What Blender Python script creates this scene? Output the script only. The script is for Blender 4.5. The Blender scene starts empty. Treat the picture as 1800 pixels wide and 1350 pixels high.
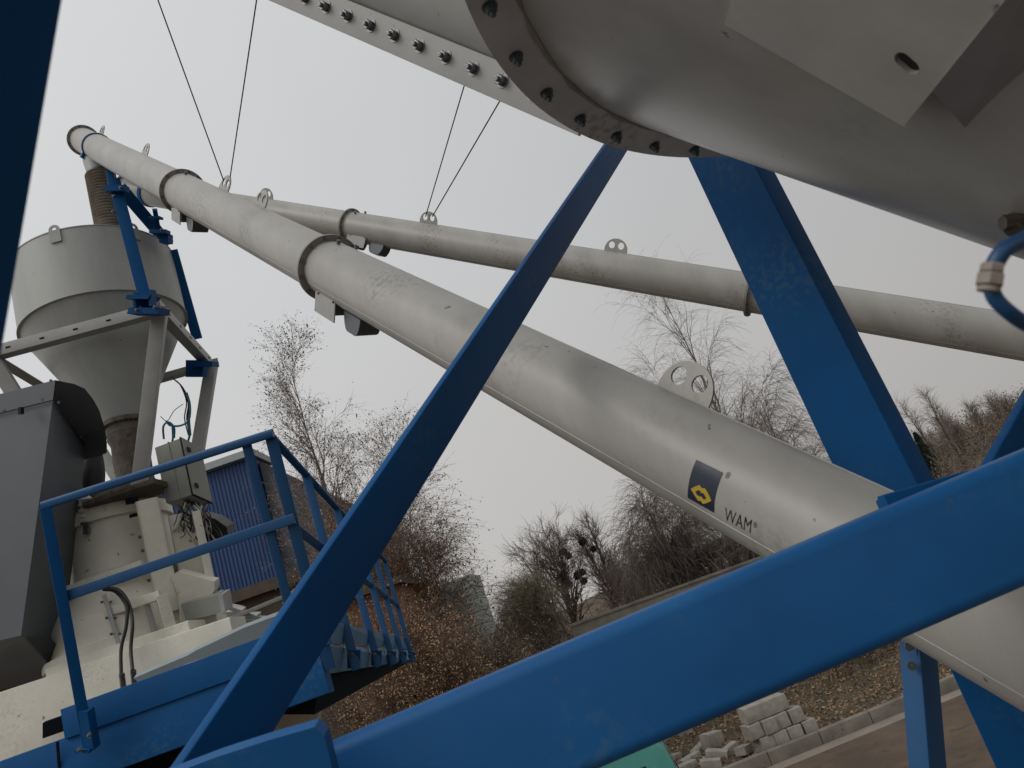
import bpy, math, random
import numpy as np
from mathutils import Vector, Matrix
S = bpy.context.scene
rad = math.radians
# ------------------------------------------------------------------ camera, world, sun
PITCH, ROLL, EYE, FPX = 16.5, 19.5, 3.6, 1350.0
_p, _r = rad(PITCH), rad(ROLL)
F = Vector((0, math.cos(_p), math.sin(_p))); U0 = Vector((0, -math.sin(_p), math.cos(_p))); X0 = Vector((1, 0, 0))
R = math.cos(_r)*X0 - math.sin(_r)*U0
V = math.sin(_r)*X0 + math.cos(_r)*U0
CAM = Vector((0, 0, EYE))
cd = bpy.data.cameras.new('camera'); co = bpy.data.objects.new('camera', cd); S.collection.objects.link(co)
co.matrix_world = Matrix(((R.x, V.x, -F.x, 0), (R.y, V.y, -F.y, 0), (R.z, V.z, -F.z, EYE), (0, 0, 0, 1)))
cd.sensor_width = 36; cd.lens = 36*FPX/1800; cd.clip_start = .05; cd.clip_end = 2000
cd.dof.use_dof = True; cd.dof.focus_distance = 5.0; cd.dof.aperture_fstop = 8.5
S.camera = co
S.view_settings.view_transform = 'Standard'; S.view_settings.look = 'None'; S.view_settings.exposure = 0; S.view_settings.gamma = 1
SUN_EL, SUN_ROT = rad(42), rad(-125)
w = bpy.data.worlds.new('World'); S.world = w; w.use_nodes = True
nt = w.node_tree; nt.nodes.clear(); N = nt.nodes.new; L = nt.links.new
sky = N('ShaderNodeTexSky'); sky.sky_type = 'NISHITA'; sky.sun_disc = False; sky.sun_elevation = SUN_EL; sky.sun_rotation = SUN_ROT
sky.dust_density = 6; sky.air_density = 1.5
hs = N('ShaderNodeHueSaturation'); hs.inputs['Saturation'].default_value = .12; L(sky.outputs[0], hs.inputs['Color'])
b1 = N('ShaderNodeBackground'); b1.inputs['Strength'].default_value = .06; L(hs.outputs[0], b1.inputs['Color'])
tc = N('ShaderNodeTexCoord'); sp = N('ShaderNodeSeparateXYZ'); L(tc.outputs['Generated'], sp.inputs[0])
def mth(op, a, b=None, cl=False):
    n = N('ShaderNodeMath'); n.operation = op; n.use_clamp = cl
    for i, v in enumerate((a, b)):
        if v is None: continue
        if isinstance(v, (int, float)): n.inputs[i].default_value = v
        else: L(v, n.inputs[i])
    return n.outputs[0]
cl = N('ShaderNodeTexNoise'); cl.inputs['Scale'].default_value = 1.6; cl.inputs['Detail'].default_value = 4; L(tc.outputs['Generated'], cl.inputs['Vector'])
zz = mth('MAXIMUM', sp.outputs['Z'], 0.0)
el = mth('ADD', mth('ADD', mth('MULTIPLY', mth('POWER', zz, .8), .05), .535), mth('MULTIPLY', mth('POWER', zz, 4.0), .20))          # overcast dome: brighter towards the zenith
az = mth('SUBTRACT', 1.0, mth('MULTIPLY', sp.outputs['X'], .36))          # and towards the left
cn = mth('ADD', mth('MULTIPLY', cl.outputs['Fac'], .22), .89)
fb = mth('SUBTRACT', 1.0, mth('MULTIPLY', sp.outputs['Y'], .08))          # boost added out of view at the viewer's back, on the sun's side
lum = mth('MULTIPLY', mth('MULTIPLY', mth('MULTIPLY', el, az), cn), fb)
warm = N('ShaderNodeMixRGB'); warm.inputs[1].default_value = (1, .965, .93, 1); warm.inputs[2].default_value = (.975, .985, 1, 1); L(mth('MULTIPLY', zz, 2.2, True), warm.inputs[0])
mul = N('ShaderNodeVectorMath'); mul.operation = 'SCALE'; L(warm.outputs[0], mul.inputs[0]); L(lum, mul.inputs['Scale'])
b2 = N('ShaderNodeBackground'); b2.inputs['Strength'].default_value = 1.16; L(mul.outputs[0], b2.inputs['Color'])
ad = N('ShaderNodeMixShader'); ad.inputs[0].default_value = .86; L(b1.outputs[0], ad.inputs[1]); L(b2.outputs[0], ad.inputs[2])   # thick cloud over the sky
wo = N('ShaderNodeOutputWorld'); L(ad.outputs[0], wo.inputs[0])
sl = bpy.data.lights.new('sun', 'SUN'); sl.energy = .75; sl.angle = rad(25); sl.color = (1, .96, .9)
so = bpy.data.objects.new('sun', sl); S.collection.objects.link(so)
sd = Vector((math.sin(SUN_ROT)*math.cos(SUN_EL), math.cos(SUN_ROT)*math.cos(SUN_EL), math.sin(SUN_EL)))
so.rotation_euler = sd.to_track_quat('Z', 'Y').to_euler()

# ------------------------------------------------------------------ helpers
def Wp(px, py, z):                      # photo pixel + measured depth -> place in the world
    return CAM + z*((px-900)/FPX*R - (py-675)/FPX*V + F)
def ray(px, py): return ((px-900)/FPX*R - (py-675)/FPX*V + F)
def G(px, py, h=0.0):                   # where the ray meets the level h
    r = ray(px, py); return CAM + r*((h-EYE)/r.z)
def pix(p):
    q = Vector(p)-CAM; z = q.dot(F); return 900+FPX*q.dot(R)/z, 675-FPX*q.dot(V)/z, z
def link(o, parent=None):
    S.collection.objects.link(o)
    if parent: o.parent = parent
    return o
def rootloc(o):
    l = Vector((0, 0, 0))
    while o: l += Vector(o.location); o = o.parent
    return l
def tag(o, label=None, cat=None, group=None, kind=None):
    if label: o['label'] = label
    if cat: o['category'] = cat
    if group: o['group'] = group
    if kind: o['kind'] = kind
    return o
def thing(name, label, cat, loc, group=None):
    o = bpy.data.objects.new(name, None); o.empty_display_size = .1; o.location = loc
    return tag(link(o), label, cat, group)
def basis_of(d, hint=Vector((0, 0, 1))):
    d = d.normalized()
    if abs(d.dot(hint)) > .98: hint = Vector((0, 1, 0))
    a = d.cross(hint).normalized(); return a, a.cross(d).normalized(), d   # a: sideways, b: 'up'
class MB:
    def __init__(s): s.v = []; s.f = []
    def add(s, v, f):
        n = len(s.v); s.v += [tuple(p) for p in v]; s.f += [tuple(i+n for i in q) for q in f]; return s
    def ring_loft(s, rings, cap0=True, cap1=True, closed=False):
        n = len(rings[0]); v = [p for r in rings for p in r]; f = []
        m = len(rings)
        for i in range(m if closed else m-1):
            j2 = (i+1) % m
            for j in range(n): k = (j+1) % n; f.append((i*n+j, i*n+k, j2*n+k, j2*n+j))
        if not closed:
            if cap0: f.append(tuple(range(n))[::-1])
            if cap1: f.append(tuple((m-1)*n+j for j in range(n)))
        return s.add(v, f)
    def lathe(s, o, d, prof, n=32, cap0=True, cap1=True, hint=Vector((0, 0, 1)), ph=0):
        a, b, d = basis_of(d, hint); o = Vector(o)
        return s.ring_loft([[o+d*h+r*(math.cos(ph+2*math.pi*j/n)*a+math.sin(ph+2*math.pi*j/n)*b) for j in range(n)] for r, h in prof], cap0, cap1)
    def cyl(s, p0, p1, r, n=12, r1=None):
        p0, p1 = Vector(p0), Vector(p1)
        return s.lathe(p0, p1-p0, [(r, 0), (r if r1 is None else r1, (p1-p0).length)], n)
    def annulus(s, o, d, ri, ro, t, n=64):
        a, b, d = basis_of(d); o = Vector(o)
        pr = [(ri, 0), (ro, 0), (ro, t), (ri, t)]
        return s.ring_loft([[o+d*h+r*(math.cos(2*math.pi*j/n)*a+math.sin(2*math.pi*j/n)*b) for j in range(n)] for r, h in pr], closed=True)
    def box(s, c, hx, hy, hz):          # half-axis vectors
        c = Vector(c); v = [c+i*hx+j*hy+k*hz for i in (-1, 1) for j in (-1, 1) for k in (-1, 1)]
        return s.add(v, [(0, 1, 3, 2), (4, 6, 7, 5), (0, 4, 5, 1), (2, 3, 7, 6), (0, 2, 6, 4), (1, 5, 7, 3)])
    def abox(s, c, x, y, z, rz=0):
        cx, sx = math.cos(rz), math.sin(rz)
        return s.box(c, Vector((cx*x/2, sx*x/2, 0)), Vector((-sx*y/2, cx*y/2, 0)), Vector((0, 0, z/2)))
    def beam(s, p0, p1, w, d, side=None, ch=.004, seg=3, w1=None):   # section w (sideways) by d, rounded corners
        p0, p1 = Vector(p0), Vector(p1); ax = (p1-p0).normalized()
        if side is None: side = ax.cross(((p0+p1)/2-CAM).normalized())
        side = (side-ax*side.dot(ax)).normalized(); dv = ax.cross(side).normalized()
        rings = []
        for p, ww in ((p0, w), (p1, w if w1 is None else w1)):
            pr = []
            for k, (sx, sy) in enumerate(((1, 1), (-1, 1), (-1, -1), (1, -1))):
                cx, cy = sx*(ww/2-ch), sy*(d/2-ch)
                for q in range(seg+1):
                    t = math.pi/2*(k+q/seg); pr.append(p+side*(cx+ch*math.cos(t))+dv*(cy+ch*math.sin(t)))
            rings.append(pr)
        return s.ring_loft(rings)
    def prism(s, pts, ext):
        n = len(pts); pts = [Vector(p) for p in pts]; v = pts+[p+ext for p in pts]
        f = [tuple(range(n)), tuple(range(n, 2*n))[::-1]]+[(i, i+n, (i+1) % n+n, (i+1) % n) for i in range(n)]
        return s.add(v, f)
    def path(s, pts, r, n=8, smooth=4):
        pts = [Vector(p) for p in pts]
        if smooth > 1 and len(pts) > 2:
            q = [pts[0]*2-pts[1]]+pts+[pts[-1]*2-pts[-2]]; o = []
            for i in range(1, len(q)-2):
                for k in range(smooth):
                    t = k/smooth; a, b, c, d = q[i-1:i+3]
                    o.append(.5*(2*b+(c-a)*t+(2*a-5*b+4*c-d)*t*t+(3*b-a-3*c+d)*t**3))
            o.append(pts[-1]); pts = o
        rings = []; up = None
        for i, p in enumerate(pts):
            d = (pts[min(i+1, len(pts)-1)]-pts[max(i-1, 0)]).normalized()
            if up is None: up = basis_of(d)[1]
            up = (up-d*up.dot(d)).normalized(); a = d.cross(up)
            rr = r(i/(len(pts)-1)) if callable(r) else r
            rings.append([p+rr*(math.cos(2*math.pi*j/n)*a+math.sin(2*math.pi*j/n)*up) for j in range(n)])
        return s.ring_loft(rings)
    def build(s, name, mat, parent=None, smooth=True, ang=35):
        off = rootloc(parent) if parent else Vector((0, 0, 0))
        me = bpy.data.meshes.new(name)
        me.from_pydata([(x-off.x, y-off.y, z-off.z) for x, y, z in s.v], [], s.f); me.update()
        import bmesh
        bm = bmesh.new(); bm.from_mesh(me); bmesh.ops.recalc_face_normals(bm, faces=bm.faces); bm.to_mesh(me); bm.free()
        if smooth:
            me.shade_smooth(); me.set_sharp_from_angle(angle=rad(ang))
        me.materials.append(mat)
        return link(bpy.data.objects.new(name, me), parent)
def single(mb, name, mat, label, cat, group=None, kind=None):
    c = Vector(np.array(mb.v).mean(0)); c.z = min(v[2] for v in mb.v)
    dummy = [(v[0]-c.x, v[1]-c.y, v[2]-c.z) for v in mb.v]; m = MB(); m.v = dummy; m.f = mb.f
    o = m.build(name, mat); o.location = c; return tag(o, label, cat, group, kind)
def plate2d(outer, holes, t, o, ax, ay):       # flat plate with real holes
    cu = bpy.data.curves.new('t', 'CURVE'); cu.dimensions = '2D'; cu.fill_mode = 'BOTH'; cu.extrude = t/2
    for lp in [outer]+holes:
        sp_ = cu.splines.new('POLY'); sp_.points.add(len(lp)-1)
        for i, (x, y) in enumerate(lp): sp_.points[i].co = (x, y, 0, 1)
        sp_.use_cyclic_u = True
    ob = bpy.data.objects.new('t', cu); S.collection.objects.link(ob)
    me = ob.to_mesh(); az_ = ax.cross(ay)
    m = MB().add([o+ax*v.co.x+ay*v.co.y+az_*v.co.z for v in me.vertices], [tuple(p.vertices) for p in me.polygons])
    ob.to_mesh_clear(); bpy.data.objects.remove(ob); bpy.data.curves.remove(cu)
    return m
def circle2(cx, cy, r, n=20, sx=1): return [(cx+sx*r*math.cos(2*math.pi*i/n), cy+r*math.sin(2*math.pi*i/n)) for i in range(n)]
def copy_tree(o, parent=None):
    c = o.copy(); S.collection.objects.link(c); c.parent = parent
    for ch in list(o.children): copy_tree(ch, c)
    return c

# ------------------------------------------------------------------ materials
def pmat(name, c1, c2=None, scale=3, amount=.5, rough=.5, metal=0, bump=.1, bscale=60, streak=None, speck=None, speckcol=(.03, .025, .02), spscale=30, rough2=None, spec=.5, coord='Object', patch=None, patchcol=(.05,.04,.03)):
    m = bpy.data.materials.new(name); m.use_nodes = True; t = m.node_tree; t.nodes.clear()
    n = t.nodes.new; l = t.links.new
    out = n('ShaderNodeOutputMaterial'); b = n('ShaderNodeBsdfPrincipled'); l(b.outputs[0], out.inputs[0])
    b.inputs['Roughness'].default_value = rough; b.inputs['Metallic'].default_value = metal; b.inputs['Specular IOR Level'].default_value = spec
    c = n('ShaderNodeTexCoord'); mp = n('ShaderNodeMapping'); l(c.outputs[coord], mp.inputs[0])
    if streak: mp.inputs['Scale'].default_value = streak
    nz = n('ShaderNodeTexNoise'); nz.inputs['Scale'].default_value = scale; nz.inputs['Detail'].default_value = 8; nz.inputs['Roughness'].default_value = .62; l(mp.outputs[0], nz.inputs['Vector'])
    rp = n('ShaderNodeValToRGB'); rp.color_ramp.elements[0].position = .5-.3*(1-amount*.6); rp.color_ramp.elements[1].position = .5+.25
    rp.color_ramp.elements[0].color = (*(c2 or c1), 1); rp.color_ramp.elements[1].color = (*c1, 1); l(nz.outputs['Fac'], rp.inputs[0])
    col = rp.outputs[0]
    def over(col, fac, c_):
        mx = n('ShaderNodeMixRGB'); mx.inputs[2].default_value = (*c_, 1); l(fac, mx.inputs[0]); l(col, mx.inputs[1]); return mx.outputs[0]
    def thr(sock, lo, hi, mx=1.0):
        r_ = n('ShaderNodeMapRange'); r_.inputs[1].default_value = lo; r_.inputs[2].default_value = hi; r_.inputs[4].default_value = mx; l(sock, r_.inputs[0]); return r_.outputs[0]
    if speck:
        s2 = n('ShaderNodeTexNoise'); s2.inputs['Scale'].default_value = spscale; s2.inputs['Detail'].default_value = 3; l(c.outputs[coord], s2.inputs['Vector'])
        col = over(col, thr(s2.outputs['Fac'], speck, speck+.03, .75), speckcol)
    if patch:
        s3 = n('ShaderNodeTexNoise'); s3.inputs['Scale'].default_value = 2.2; s3.inputs['Detail'].default_value = 2; l(c.outputs[coord], s3.inputs['Vector'])
        s4 = n('ShaderNodeTexNoise'); s4.inputs['Scale'].default_value = 45; s4.inputs['Detail'].default_value = 5; l(c.outputs[coord], s4.inputs['Vector'])
        mm = n('ShaderNodeMath'); mm.operation = 'MULTIPLY'; l(thr(s3.outputs['Fac'], .52, .68), mm.inputs[0]); l(thr(s4.outputs['Fac'], .48, .62, patch), mm.inputs[1])
        col = over(col, mm.outputs[0], patchcol)
    l(col, b.inputs['Base Color'])
    rr = n('ShaderNodeMapRange'); rr.inputs[3].default_value = rough-.08; rr.inputs[4].default_value = (rough2 or rough+.12); l(nz.outputs['Fac'], rr.inputs[0]); l(rr.outputs[0], b.inputs['Roughness'])
    if bump:
        bz = n('ShaderNodeTexNoise'); bz.inputs['Scale'].default_value = bscale; bz.inputs['Detail'].default_value = 4; l(c.outputs[coord], bz.inputs['Vector'])
        bm_ = n('ShaderNodeBump'); bm_.inputs['Strength'].default_value = bump; bm_.inputs['Distance'].default_value = .004; l(bz.outputs['Fac'], bm_.inputs['Height']); l(bm_.outputs[0], b.inputs['Normal'])
    return m
WHITE = pmat('weathered_white_paint', (.44, .428, .40), (.31, .30, .275), 3.0, .6, .40, bump=.06, bscale=25, streak=(1.3, 1.3, .3), speck=.73, spscale=22, patch=.34)
WHITE2 = pmat('dusty_white_paint', (.43, .445, .43), (.34, .35, .33), 3.0, .5, .5, bump=.08, bscale=20, streak=(1.4, 1.4, .25), speck=.735, spscale=14)
SILO = pmat('silo_grey_paint', (.42, .415, .39), (.25, .246, .23), 2.4, .8, .28, bump=.07, bscale=14, streak=(1, 1, .35), speck=.74, spscale=26, patch=.3)
RING = pmat('galvanised_ring_steel', (.66, .68, .69), (.48, .49, .50), 6, .7, .5, bump=.12, bscale=40, patch=.5, patchcol=(.07, .06, .055))
GREYW = pmat('pale_grey_steel', (.40, .40, .385), (.30, .30, .285), 3, .5, .5, bump=.08, bscale=30, speck=.73, spscale=25)
DARKFL = pmat('dark_flange_steel', (.36, .35, .33), (.22, .215, .20), 12, .6, .55, bump=.15, bscale=60)
BLUE = pmat('blue_paint', (.005, .097, .285), (.004, .070, .215), 2.5, .7, .55, bump=.05, bscale=18, speck=.755, speckcol=(.10, .12, .15), spscale=28, spec=.16, patch=.55, patchcol=(.06, .13, .20))
BLUE2 = pmat('dusty_blue_paint', (.012, .10, .26), (.008, .075, .21), 3, .6, .5, bump=.06, bscale=20, speck=.72, speckcol=(.15, .18, .2), spscale=20)
LIT_BLUE = pmat('lit_blue_paint', (.010, .125, .345), (.008, .085, .25), 2.2, .9, .5, bump=.06, bscale=18, speck=.70, speckcol=(.06, .10, .14), spscale=16, spec=.25, patch=.6, patchcol=(.07, .15, .22))  # lighter copy of the blue paint: skylight put into the colour, plus scuffs
KICK = pmat('chalky_blue_paint', (.10, .22, .36), (.07, .16, .28), 4, .6, .55, bump=.06, bscale=20, speck=.70, speckcol=(.05, .07, .09), spscale=14)
CREAM = pmat('cream_paint', (.74, .72, .62), (.60, .58, .50), 4, .6, .45, bump=.08, bscale=25, speck=.70, speckcol=(.14, .10, .06), spscale=18, patch=.22, patchcol=(.3, .25, .18))
HOOD = pmat('slate_grey_paint', (.105, .122, .14), (.08, .093, .108), 2, .5, .42, bump=.05, bscale=25, speck=.74, spscale=16)
HOODD = pmat('dark_slate_rubber', (.030, .038, .050), (.022, .028, .038), 4, .5, .5, bump=.05)
DIRTY = pmat('cement_caked_rubber', (.17, .14, .115), (.055, .045, .035), 9, .8, .8, bump=.5, bscale=30, speck=.66, spscale=20)
HOSE = pmat('dusty_hose', (.34, .30, .25), (.18, .155, .125), 8, .7, .75, bump=.3, bscale=40)
BLACK = pmat('black_rubber', (.012, .012, .013), None, 8, .5, .45, bump=.1)
VOID = pmat('void_shade_black', (.008, .011, .018), (.004, .006, .010), 4, .5, .8, spec=.1, bump=.1)  # near-black stands in for shade below the deck and in openings
TEAL = pmat('teal_hose_plastic', (.01, .13, .2), None, 8, .5, .4, bump=0)
BLHOSE = pmat('blue_air_hose', (.006, .06, .16), (.005, .045, .12), 8, .5, .35, bump=.04)
BOLT = pmat('zinc_bolt_steel', (.30, .31, .33), (.10, .10, .10), 60, .7, .35, .8, bump=.2, bscale=200)
DBOLT = pmat('dull_bolt_steel', (.16, .20, .23), (.08, .10, .115), 60, .7, .45, .3, bump=.2, bscale=200)
WIRE = pmat('wire_rope_steel', (.06, .06, .06), (.03, .03, .03), 80, .5, .5, .3, bump=.3, bscale=400)
BOXM = pmat('control_box_grey', (.34, .35, .32), (.26, .265, .24), 4, .5, .4, bump=.03)
NAVY = pmat('sticker_navy', (.006, .012, .035), (.01, .016, .04), 20, .5, .4, bump=0)
YELL = pmat('sticker_yellow', (.50, .36, .02), None, 20, .5, .45, bump=0)
INK = pmat('black_lettering', (.012, .012, .012), None, 20, .5, .5, bump=0)
CONC = pmat('grey_concrete', (.27, .245, .205), (.14, .125, .10), 3, .6, .85, bump=.4, bscale=25, speck=.66, speckcol=(.12, .11, .09), spscale=8)
BLOCKM = pmat('aerated_block', (.42, .40, .35), (.24, .225, .19), 5, .6, .9, bump=.5, bscale=40, speck=.70, speckcol=(.2, .19, .17), spscale=14)
CORR = pmat('blue_sheet_metal', (.020, .062, .185), (.016, .05, .15), 1.5, .5, .5, bump=.02)
TRIM = pmat('pale_roof_trim', (.34, .385, .39), (.25, .29, .30), 3, .5, .5, bump=.02)
BRICK = pmat('brown_brick', (.22, .10, .06), (.13, .065, .04), 9, .6, .85, bump=.4, bscale=20)
TOWERM = pmat('green_grey_panel', (.56, .61, .57), (.44, .49, .46), .8, .6, .7, bump=.1, bscale=6)
MOSS = pmat('timber_brown', (.10, .075, .055), (.05, .04, .03), 4, .6, .85, bump=.3)
TEALP = pmat('teal_car_paint', (.10, .42, .36), (.08, .35, .30), 5, .5, .35, bump=.02)
GLASS = pmat('dark_window_glass', (.02, .025, .025), None, 5, .5, .12, bump=0)
TYRE = pmat('tyre_rubber', (.02, .02, .02), None, 5, .5, .8, bump=.2)
BIRCH = pmat('birch_bark', (.36, .33, .29), (.07, .06, .05), 5, .9, .85, bump=.3, streak=(1, 1, 3))
BARK = pmat('dark_bark', (.075, .06, .05), (.04, .032, .027), 6, .6, .9, bump=.3)
TWIGB = pmat('pale_birch_twig', (.25, .205, .175), (.17, .135, .115), 1.5, .6, .9, bump=0)
TWIG = pmat('twig_brown', (.155, .115, .095), (.105, .075, .062), 1.5, .6, .9, bump=0)
TWIGG = pmat('twig_grey_brown', (.21, .175, .15), (.15, .122, .105), 1.5, .6, .9, bump=0)
OLIVE = pmat('twig_olive', (.22, .19, .12), (.16, .13, .085), 1.5, .6, .9, bump=0)
LEAFO = pmat('dry_leaf_orange', (.50, .31, .165), (.30, .18, .10), 3, .8, .8, bump=0)
LEAFB = pmat('dry_leaf_brown', (.33, .24, .155), (.16, .115, .075), 3, .8, .8, bump=0)
MISTL = pmat('mistletoe_green', (.035, .04, .022), (.02, .022, .014), 8, .6, .9, bump=0)
LITTER = pmat('leaf_litter_ground', (.13, .085, .05), (.06, .05, .028), 2.2, .8, .95, bump=.9, bscale=12, speck=.62, speckcol=(.20, .12, .06), spscale=9)
DIRT = pmat('brown_dirt', (.165, .118, .082), (.085, .06, .042), 1.1, 1.0, .95, bump=1.0, bscale=6, speck=.60, speckcol=(.075, .055, .04), spscale=3.5)
HILLM = pmat('dry_grass_slope', (.22, .15, .085), (.12, .08, .05), .5, .8, .95, bump=.6, bscale=4)
STRIP = pmat('gutter_concrete', (.30, .265, .22), (.20, .175, .145), 2, .6, .9, bump=.3, bscale=14)
FAR = pmat('distant_wood', (.10, .08, .07), (.06, .05, .045), .3, .8, .95, bump=0)

def hexbolt(m, p, d, r, h, washer=True, n=6):
    p = Vector(p); d = d.normalized()
    if washer: m.lathe(p, d, [(r*1.35, 0), (r*1.35, h*.15)], 16)
    m.lathe(p+d*h*.15, d, [(r, 0), (r, h*.75), (r*.86, h*.85)], n)
    m.lathe(p+d*h, d, [(r*.5, 0), (r*.5, h*.45), (r*.4, h*.5)], 10)
    return m
# ------------------------------------------------------------------ setting: ground, kerb, bank, wall
KD = Vector((.985, .172, 0)).normalized(); ND = Vector((-KD.y, KD.x, 0)); K0 = Vector((3.0, 14.92, 0))
def KN(k, n, z=0): return K0+KD*k+ND*n+Vector((0, 0, z))
def sm(t): t = max(0, min(1, t)); return t*t*(3-2*t)
def hgt(x, y):
    n = (Vector((x, y, 0))-K0).dot(ND)
    if n < .1: return 0
    b = .16+.05*math.sin(x*1.7+y)*math.sin(y*2.3)+.04*math.sin(x*4.1-y*3)
    return b+.25*sm((n-.3)/3)+4.2*sm((x-7)/22)*sm((n-8)/22)+1.5*sm((n-40)/60)
def grid(name, us, vs, fn, mat):
    m = MB(); nu, nv = len(us), len(vs)
    m.v = [tuple(fn(u, v)) for u in us for v in vs]
    m.f = [(i*nv+j, (i+1)*nv+j, (i+1)*nv+j+1, i*nv+j+1) for i in range(nu-1) for j in range(nv-1)]
    return m.build(name, mat)
tag(grid('ground', [-900+i*100 for i in range(19)], [-900+i*100 for i in range(19)], lambda u, v: (u, v, 0), DIRT), kind='structure')
ks = [-300, -150, -80]+[-45+i*.6 for i in range(160)]+[55, 70, 100, 200, 400]
ns = [.15+i*.3 for i in range(30)]+[9.5+i*1.5 for i in range(30)]+[60, 80, 120, 250, 500]
def bank(u, v):
    p = KN(u, v); return (p.x, p.y, hgt(p.x, p.y) if v > .2 else .17)
tag(grid('bank', ks, ns, bank, LITTER), kind='structure')
sv = MB(); sv.prism([KN(-60, -.35, .004), KN(60, -.35, .004), KN(60, 0, .012), KN(-60, 0, .012)], Vector((0, 0, -.02)))
tag(sv.build('gutter', STRIP), kind='structure')
kr = thing('kerb', 'row of worn grey concrete kerb stones between the leaf-covered bank and the brown dirt yard', 'kerb', KN(0, 0))
rnd = random.Random(3)
for i in range(-22, 16):
    m = MB(); a = i*1.0; dz = rnd.uniform(-.015, .015)
    m.beam(KN(a+.008, .075, .10+dz), KN(a+.992, .075, .10+dz+rnd.uniform(-.01, .01)), .15, .26, side=ND, ch=.02)
    m.build('kerb_stone', CONC, kr)
wl = thing('concrete_wall', 'long wall of tall pale concrete panels at the back of the leaf-covered bank', 'wall', KN(0, 5.5))
WN = 5.55
WH = 3.1
kl = (G(1003, 1106, WH)-K0).dot(KD)
for _ in range(3):       # left end of the wall, found on the wall's own plane
    r = ray(1003, 1106); t = (KN(0, WN)-CAM).dot(ND)/r.dot(ND); kl = (CAM+r*t-K0).dot(KD)
for i in range(16):
    m = MB(); a = kl+i*2.6
    m.abox(KN(a+1.3, WN, WH/2), 2.57, .14, WH, math.atan2(KD.y, KD.x))
    for q in range(2): m.abox(KN(a+.05+q*2.5, WN-.08, WH/2), .1, .05, WH*.98, math.atan2(KD.y, KD.x))
    m.abox(KN(a+1.3, WN, WH+.03), 2.6, .2, .06, math.atan2(KD.y, KD.x))
    m.build('wall_panel', CONC, wl)
# leaf litter and dry grass on the bank (nobody could count it)
rs = np.random.RandomState(5)
def scatter_leaves(pts, size, rs, up=False):
    n = len(pts); a = rs.uniform(0, 2*np.pi, n); s = size*rs.uniform(.5, 1.3, n)
    t = rs.normal(0, .5, (n, 3)); d1 = np.c_[np.cos(a), np.sin(a), t[:, 0]*(1.2 if up else .5)]; d2 = np.c_[-np.sin(a), np.cos(a), t[:, 1]]
    d1 *= s[:, None]; d2 *= (s*.6)[:, None]
    v = np.stack([pts-d1, pts-d2, pts+d1, pts+d2], 1).reshape(-1, 3)
    return v, n
def npmesh(name, v, k, mats, midx=None):
    me = bpy.data.meshes.new(name); n = len(v)//k
    me.vertices.add(len(v)); me.vertices.foreach_set('co', v.astype(np.float32).ravel())
    me.loops.add(len(v)); me.loops.foreach_set('vertex_index', np.arange(len(v), dtype=np.int32))
    me.polygons.add(n); me.polygons.foreach_set('loop_start', np.arange(n, dtype=np.int32)*k)
    for m_ in mats: me.materials.append(m_)
    if midx is not None: me.polygons.foreach_set('material_index', midx.astype(np.int32))
    me.update(); me.validate(); return me
kk = rs.uniform(-14, 14, 26000); nn = rs.uniform(.15, 5.4, 26000)
P = np.array([(K0.x+KD.x*a+ND.x*b, K0.y+KD.y*a+ND.y*b, 0) for a, b in zip(kk, nn)])
P[:, 2] = [hgt(x, y)+.02 for x, y in P[:, :2]]
v, n_ = scatter_leaves(P, .035, rs)
me = npmesh('leaf_litter', v, 4, [LEAFO, LEAFB, TWIGG], rs.choice([0, 1, 2], n_, p=[.25, .5, .25]))
tag(link(bpy.data.objects.new('leaf_litter', me)), 'brown fallen leaves strewn over the bank behind the kerb', 'fallen leaves', kind='stuff')
kk = rs.uniform(-14, 14, 9000); nn = rs.uniform(.2, 5.4, 9000)
base = np.array([(K0.x+KD.x*a+ND.x*b, K0.y+KD.y*a+ND.y*b, 0) for a, b in zip(kk, nn)]); base[:, 2] = [hgt(x, y) for x, y in base[:, :2]]
tip = base+np.c_[rs.normal(0, .06, (9000, 2)), rs.uniform(.06, .28, 9000)]; sd_ = np.c_[rs.normal(0, .006, (9000, 2)), np.zeros(9000)]
v = np.stack([base-sd_, base+sd_, tip], 1).reshape(-1, 3)
me = npmesh('dry_grass', v, 3, [LEAFB, OLIVE], rs.choice([0, 1], 9000, p=[.6, .4]))
tag(link(bpy.data.objects.new('dry_grass', me)), 'thin dry grass standing up among the leaves of the bank', 'dry grass', kind='stuff')
# ------------------------------------------------------------------ near silo cone, ring and plates
SC = Vector((1.327, .991, 4.655)); SR, SRF, SK = 1.095, 1.185, .7517
silo = thing('cement_silo', 'big grey silo cone overhead with a bolted steel ring and a slotted mounting plate', 'silo', (SC.x, SC.y, 3.3))
DN = Vector((0, 0, -1))
MB().lathe(SC, DN, [(SR, -.02), (SR, 0), (.16, (SR-.16)/SK), (.16, (SR-.16)/SK+.12)], 128, False, False).build('cone', SILO, silo)
MB().lathe(SC+Vector((0, 0, .03)), -DN, [(SR, 0), (SR, 3.0)], 96, False, True).build('shell', WHITE2, silo)
MB().annulus(SC+Vector((0, 0, .0)), DN*-1, SR-.01, SRF, .016, 160).build('ring_flange', RING, silo)
MB().annulus(SC+Vector((0, 0, .02)), DN*-1, SR-.01, SRF, .016, 160).build('ring_flange', RING, silo)
rw = random.Random(2)
wp = [SC+Vector(((SR-.002)*math.cos(2*math.pi*i/240), (SR-.002)*math.sin(2*math.pi*i/240), -.004)) for i in range(241)]
MB().path(wp, lambda t: .006+.004*math.sin(t*300)*math.sin(t*91), 6, 1).build('weld_bead', DARKFL, silo)
ang = []
for q in ((848, 17), (903, 103), (960, 167), (1018, 212), (1083, 243), (1148, 262), (1216, 270)):
    g = G(*q, SC.z); ang.append(math.atan2(g.y-SC.y, g.x-SC.x) % (2*math.pi))
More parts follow.
